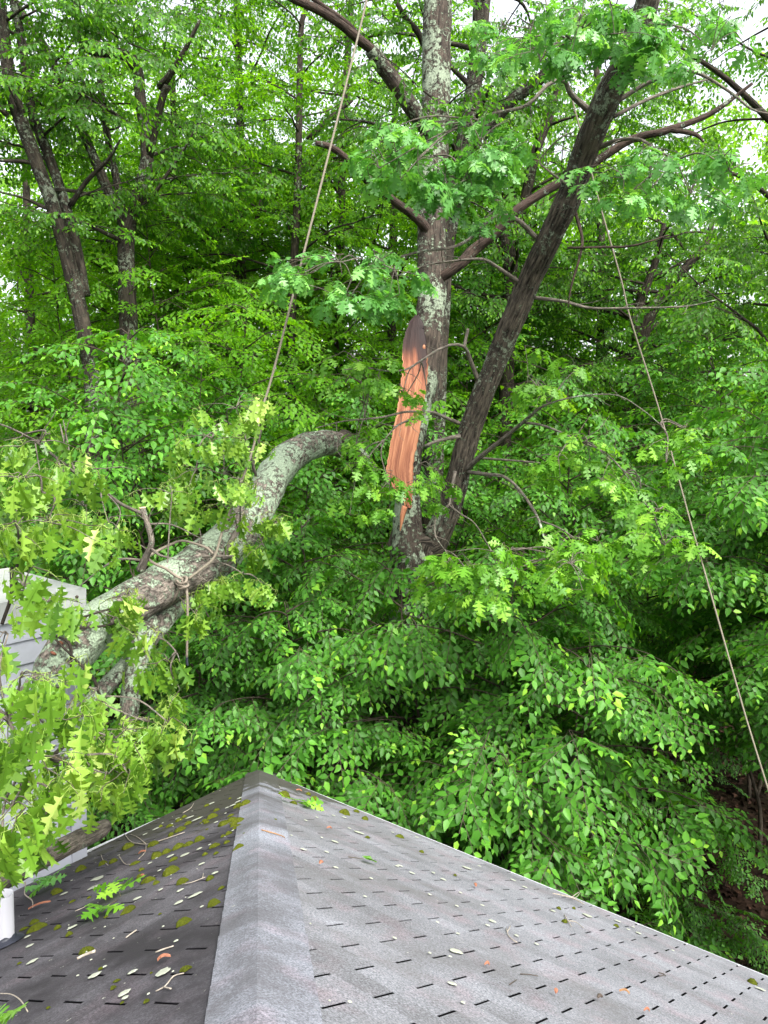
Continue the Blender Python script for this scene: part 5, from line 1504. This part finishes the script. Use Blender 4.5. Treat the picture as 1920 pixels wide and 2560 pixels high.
for i in range(110):
    px, py = rs.uniform(150, 900), 1935 + 600 * rs.random() ** 2.2
    q, S = roof_at(px, py)
    p = q - CAM
    if p.dot(E1) > DE - 0.03 or p.dot(E2) > DE - 0.03: continue
    if S is SR and rs.random() < 0.75: continue
    lichen_patch(px, py, 0.003 + 0.006 * rs.random() ** 2)
tag(mb.build('lichen', M['lichen'], house, smooth=False), kind='stuff')


def roof_stick(lines, ox, oy, sc, label, mat='twig', name='twig', cat='twig', group='twigs lying on the roof', lift=0.006):
    mb = MB()
    for ln in lines:
        P, R = [], []
        for x, y, w_ in ln:
            px, py = ox + x / sc, oy + y / sc
            q, S = roof_at(px, py)
            d = (q - CAM).dot(FW)
            r = max(0.0018, 0.5 * w_ / sc * d / F)
            q, S = roof_at(px, py, lift + r * rs.uniform(0.7, 1.6))
            P.append(q); R.append(r)
        tube(mb, P, R, 6, 3, 0.15)
    tag(mb.build(name, M[mat]), label, cat, group)


Z = 3.318
roof_stick([[(700, 680, 6), (760, 745, 6), (880, 765, 8), (980, 740, 8), (1200, 665, 6)], [(735, 680, 4), (800, 700, 5), (880, 762, 6)], [(700, 760, 4), (800, 757, 5), (880, 765, 6)], [(880, 765, 7), (872, 830, 6), (815, 890, 4)]], 100, 1880, Z, 'branched grey twig lying near the gutter on the dark slope')
roof_stick([[(650, 855, 8), (700, 925, 7), (750, 932, 4)]], 100, 1880, Z, 'short bent twig on the dark slope below the gutter')
roof_stick([[(505, 850, 4), (525, 900, 5), (565, 940, 3)]], 100, 1880, Z, 'thin curved twig beside the gutter end')
roof_stick([[(1180, 1097, 8), (1260, 1080, 7), (1370, 1038, 6)], [(1350, 1042, 5), (1355, 1005, 4)]], 100, 1880, Z, 'pale twig lying against a round moss clump near the hip cap')
roof_stick([[(1185, 505, 6), (1250, 465, 6), (1278, 420, 4)], [(500, 1160, 4), (620, 1080, 5), (720, 1020, 3)]][:1], 100, 1880, Z, 'small twig at the far edge of the dark slope')
roof_stick([[(290, 1320, 5), (360, 1290, 6), (415, 1255, 4)]], 100, 1880, Z, 'straight thin twig in the shade under the fallen leaves')
roof_stick([[(95, 20, 8), (190, 80, 10), (210, 180, 10), (205, 250, 10), (265, 300, 9), (272, 360, 6)]], 0, 2160, Z, 'crooked grey twig standing beside the white vent pipe', lift=0.02)
roof_stick([[(1292, 1055, 7), (1370, 1012, 11), (1440, 930, 11), (1525, 905, 9)], [(1350, 1018, 12), (1418, 1034, 14)]], 0, 2160, Z, 'forked pale twig at the bottom of the picture beside the hip cap')
roof_stick([[(1290, 732, 13), (1360, 705, 14), (1440, 680, 10)]], 0, 2160, Z, 'straight pale stick on the dark slope')
roof_stick([[(1045, 610, 8), (1085, 580, 12), (1132, 548, 12)]], 0, 2160, Z, 'stubby lichen-covered stick on the dark slope')
roof_stick([[(640, 785, 22), (700, 755, 20), (790, 722, 24)]], 0, 2160, Z, 'thick white stick lying along the edge of a moss clump', lift=0.02)
roof_stick([[(1400, 243, 7), (1560, 280, 10), (1659, 335, 6)], [(1555, 280, 8), (1590, 250, 7), (1622, 232, 4)], [(1580, 285, 6), (1610, 262, 5), (1622, 240, 4)]], 960, 2160, Z, 'bleached forked twig at the edge of the right eave', lift=0.02)
roof_stick([[(1495, 422, 9), (1525, 470, 9), (1556, 520, 5)], [(1525, 470, 8), (1590, 480, 7), (1655, 530, 4)]], 960, 2160, Z, 'pale Y-shaped twig on the grey slope near the right eave')
roof_stick([[(1015, 530, 6), (1030, 590, 8), (1070, 630, 8), (1105, 650, 6)], [(1025, 560, 5), (1050, 510, 4)]], 960, 2160, Z, 'pinkish curved twig in the middle of the grey slope')
roof_stick([[(1040, 1000, 5), (1100, 960, 5)], [(1130, 912, 4), (1200, 915, 5), (1280, 930, 3)]], 960, 2160, Z, 'thin dark broken twig on the grey slope', 'bolt')
roof_stick([[(310, 645, 9), (420, 675, 10), (490, 700, 8), (505, 712, 4)]], 560, 1880, Z, 'flat brown stick lying across the hip cap', 'deadleaf', lift=0.016)
roof_stick([[(750, 900, 7), (790, 912, 10), (812, 930, 6)], [(760, 930, 5), (800, 920, 6)]], 1420, 2160, Z, 'tiny dark twig scrap low on the grey slope', 'bolt')


def roof_flake(x, y, ox, oy, ln, wd, ang, label, mat, name, cat, group):
    px, py = ox + x / Z, oy + y / Z
    q, S = roof_at(px, py, 0.012)
    d = (q - CAM).dot(FW)
    L, W = ln / Z * d / F, wd / Z * d / F
    mb = MB()
    n = 8
    B = basis(S, ang)
    top, bot = [], []
    for i in range(n + 1):
        t = i / n
        w2 = W * math.sin(math.pi * min(0.97, 0.08 + 0.86 * t)) * (1 + 0.5 * noise.noise(Vector((t * 6, x * 0.01, 0))))
        z = 0.006 + 0.01 * math.sin(t * 3)
        for sgn in (-1, 0, 1): top.append(q + B @ Vector(((t - 0.5) * L, sgn * w2, z + (0.004 if sgn == 0 else 0))))
    bot = [p - S.n * 0.004 for p in top]
    m = len(top)
    fs = []
    for i in range(n):
        for c in (0, 1):
            a = i * 3 + c
            fs.append((a, a + 3, a + 4, a + 1)); fs.append((m + a, m + a + 1, m + a + 4, m + a + 3))
        fs.append((i * 3, m + i * 3, m + i * 3 + 3, i * 3 + 3)); fs.append((i * 3 + 2, i * 3 + 5, m + i * 3 + 5, m + i * 3 + 2))
    fs.append((0, 1, m + 1, m)); fs.append((1, 2, m + 2, m + 1))
    mb.add(top + bot, fs, 0.6)
    tag(mb.build(name, M[mat], None, smooth=False), label, cat, group)


CH = 'bark chips scattered on the roof'
for x, y, ox, oy, ln, wd, lab in ((330, 350, 0, 2160, 190, 18, 'long orange splinter of wood beside the vent pipe'), (1365, 795, 0, 2160, 110, 18, 'shredded orange chip near the large pale lichen'), (850, 840, 100, 1880, 60, 14, 'pink chip under the branched twig'), (855, 1040, 100, 1880, 75, 12, 'red chip beside two moss clumps'),
                                  (620, 325, 560, 1880, 55, 10, 'orange chip near the far tip of the roof'), (800, 930, 560, 1880, 55, 16, 'red chip on the grey slope next to the hip cap'), (755, 185, 960, 2160, 70, 12, 'orange chip on the grey slope among lichen spots'), (850, 848, 960, 2160, 50, 12, 'faint red chip in the middle of the grey slope'),
                                  (1420, 1075, 960, 2160, 50, 14, 'orange chip low on the grey slope'), (145, 1065, 100, 1880, 40, 12, 'orange chip under the fallen limb'), (870, 640, 560, 1880, 50, 8, 'thin red chip far up the grey slope'), (650, 1230, 1420, 2160, 60, 12, 'reddish chip at the bottom right of the roof')):
    roof_flake(x, y, ox, oy, ln, wd, rs.uniform(-0.6, 0.9), lab, 'chip', 'bark_chip', 'bark chip', CH)
roof_flake(260, 1120, 1420, 2160, 70, 18, 0.3, 'dark dead leaf lying on the grey slope', 'bolt', 'dead_leaf', 'leaf', 'dead leaves on the roof')
roof_flake(465, 1075, 1420, 2160, 90, 12, 0.9, 'curled pale brown leaf on the grey slope', 'deadleaf', 'dead_leaf', 'leaf', 'dead leaves on the roof')


def sprig(px, py, n, L, ang, label, mat='oaklow', spread=0.9, lift=0.02):
    q, S = roof_at(px, py, lift)
    B = np.array(basis(S, ang))
    P = Proto()
    P.twig((-0.05, 0, 0), (0.05, 0, 0.005), 0.003, 0.002)
    for i in range(n):
        a = (i - (n - 1) / 2) * spread + rs.normal(0, 0.25)
        lv_, lf_ = leaf_oak(L * rs.uniform(0.75, 1.1), L * 0.62, rs.uniform(0.1, 0.6), rs.uniform(-0.1, 0.2), rs)
        P.leaf(lv_, lf_, Rot(a, rs.normal(-0.12, 0.12), rs.normal(0, 0.35)), np.array([0.05, 0, 0.01]), float(np.clip(rs.normal(0.6, 0.2), 0, 1)))
    P.done()
    lv = Leaves([P])
    root = empty('oak_sprig', q, label, 'leaf sprig', 'oak sprigs dropped on the roof')
    lv.put(q, B, 1.0, 0.0, rs)
    lv.bake('leaves', M[mat], root)


sprig(745, 2003, 5, 0.17, 0.9, 'fresh green oak sprig on the grey slope near the roof tip')
sprig(715, 1995, 3, 0.10, 2.6, 'small crumpled oak sprig beside the larger one near the roof tip')
sprig(890, 2146, 2, 0.10, 0.4, 'two narrow green leaves lying on the grey slope', spread=0.3)
sprig(300, 2212, 5, 0.10, 0.2, 'small bright oak sprig above the larger one on the dark slope')
sprig(300, 2237, 5, 0.14, -0.5, 'bright oak sprig lying across the dark slope, leaves towards the hip')
sprig(275, 2262, 5, 0.14, 1.9, 'dark green oak sprig lying across the dark slope, leaves downhill')
sprig(150, 2188, 6, 0.15, 0.5, 'oak sprig in the shade beside the fallen limb', 'oak')
sprig(60, 2200, 6, 0.15, 1.5, 'oak sprig behind the vent pipe in the shade of the limb', 'oak')
sprig(110, 2215, 6, 0.14, 2.6, 'oak sprig lying between the vent pipe and the fallen limb', 'oak')
sprig(20, 2545, 7, 0.13, 2.2, 'oak sprig at the bottom left corner of the picture', lift=0.06)
roof_stick([[(230, 1225, 9), (170, 1130, 9), (90, 1080, 8), (-10, 1075, 5)]], 0, 2160, Z, 'arched bare stem over the sprig in the bottom left corner', lift=0.08)
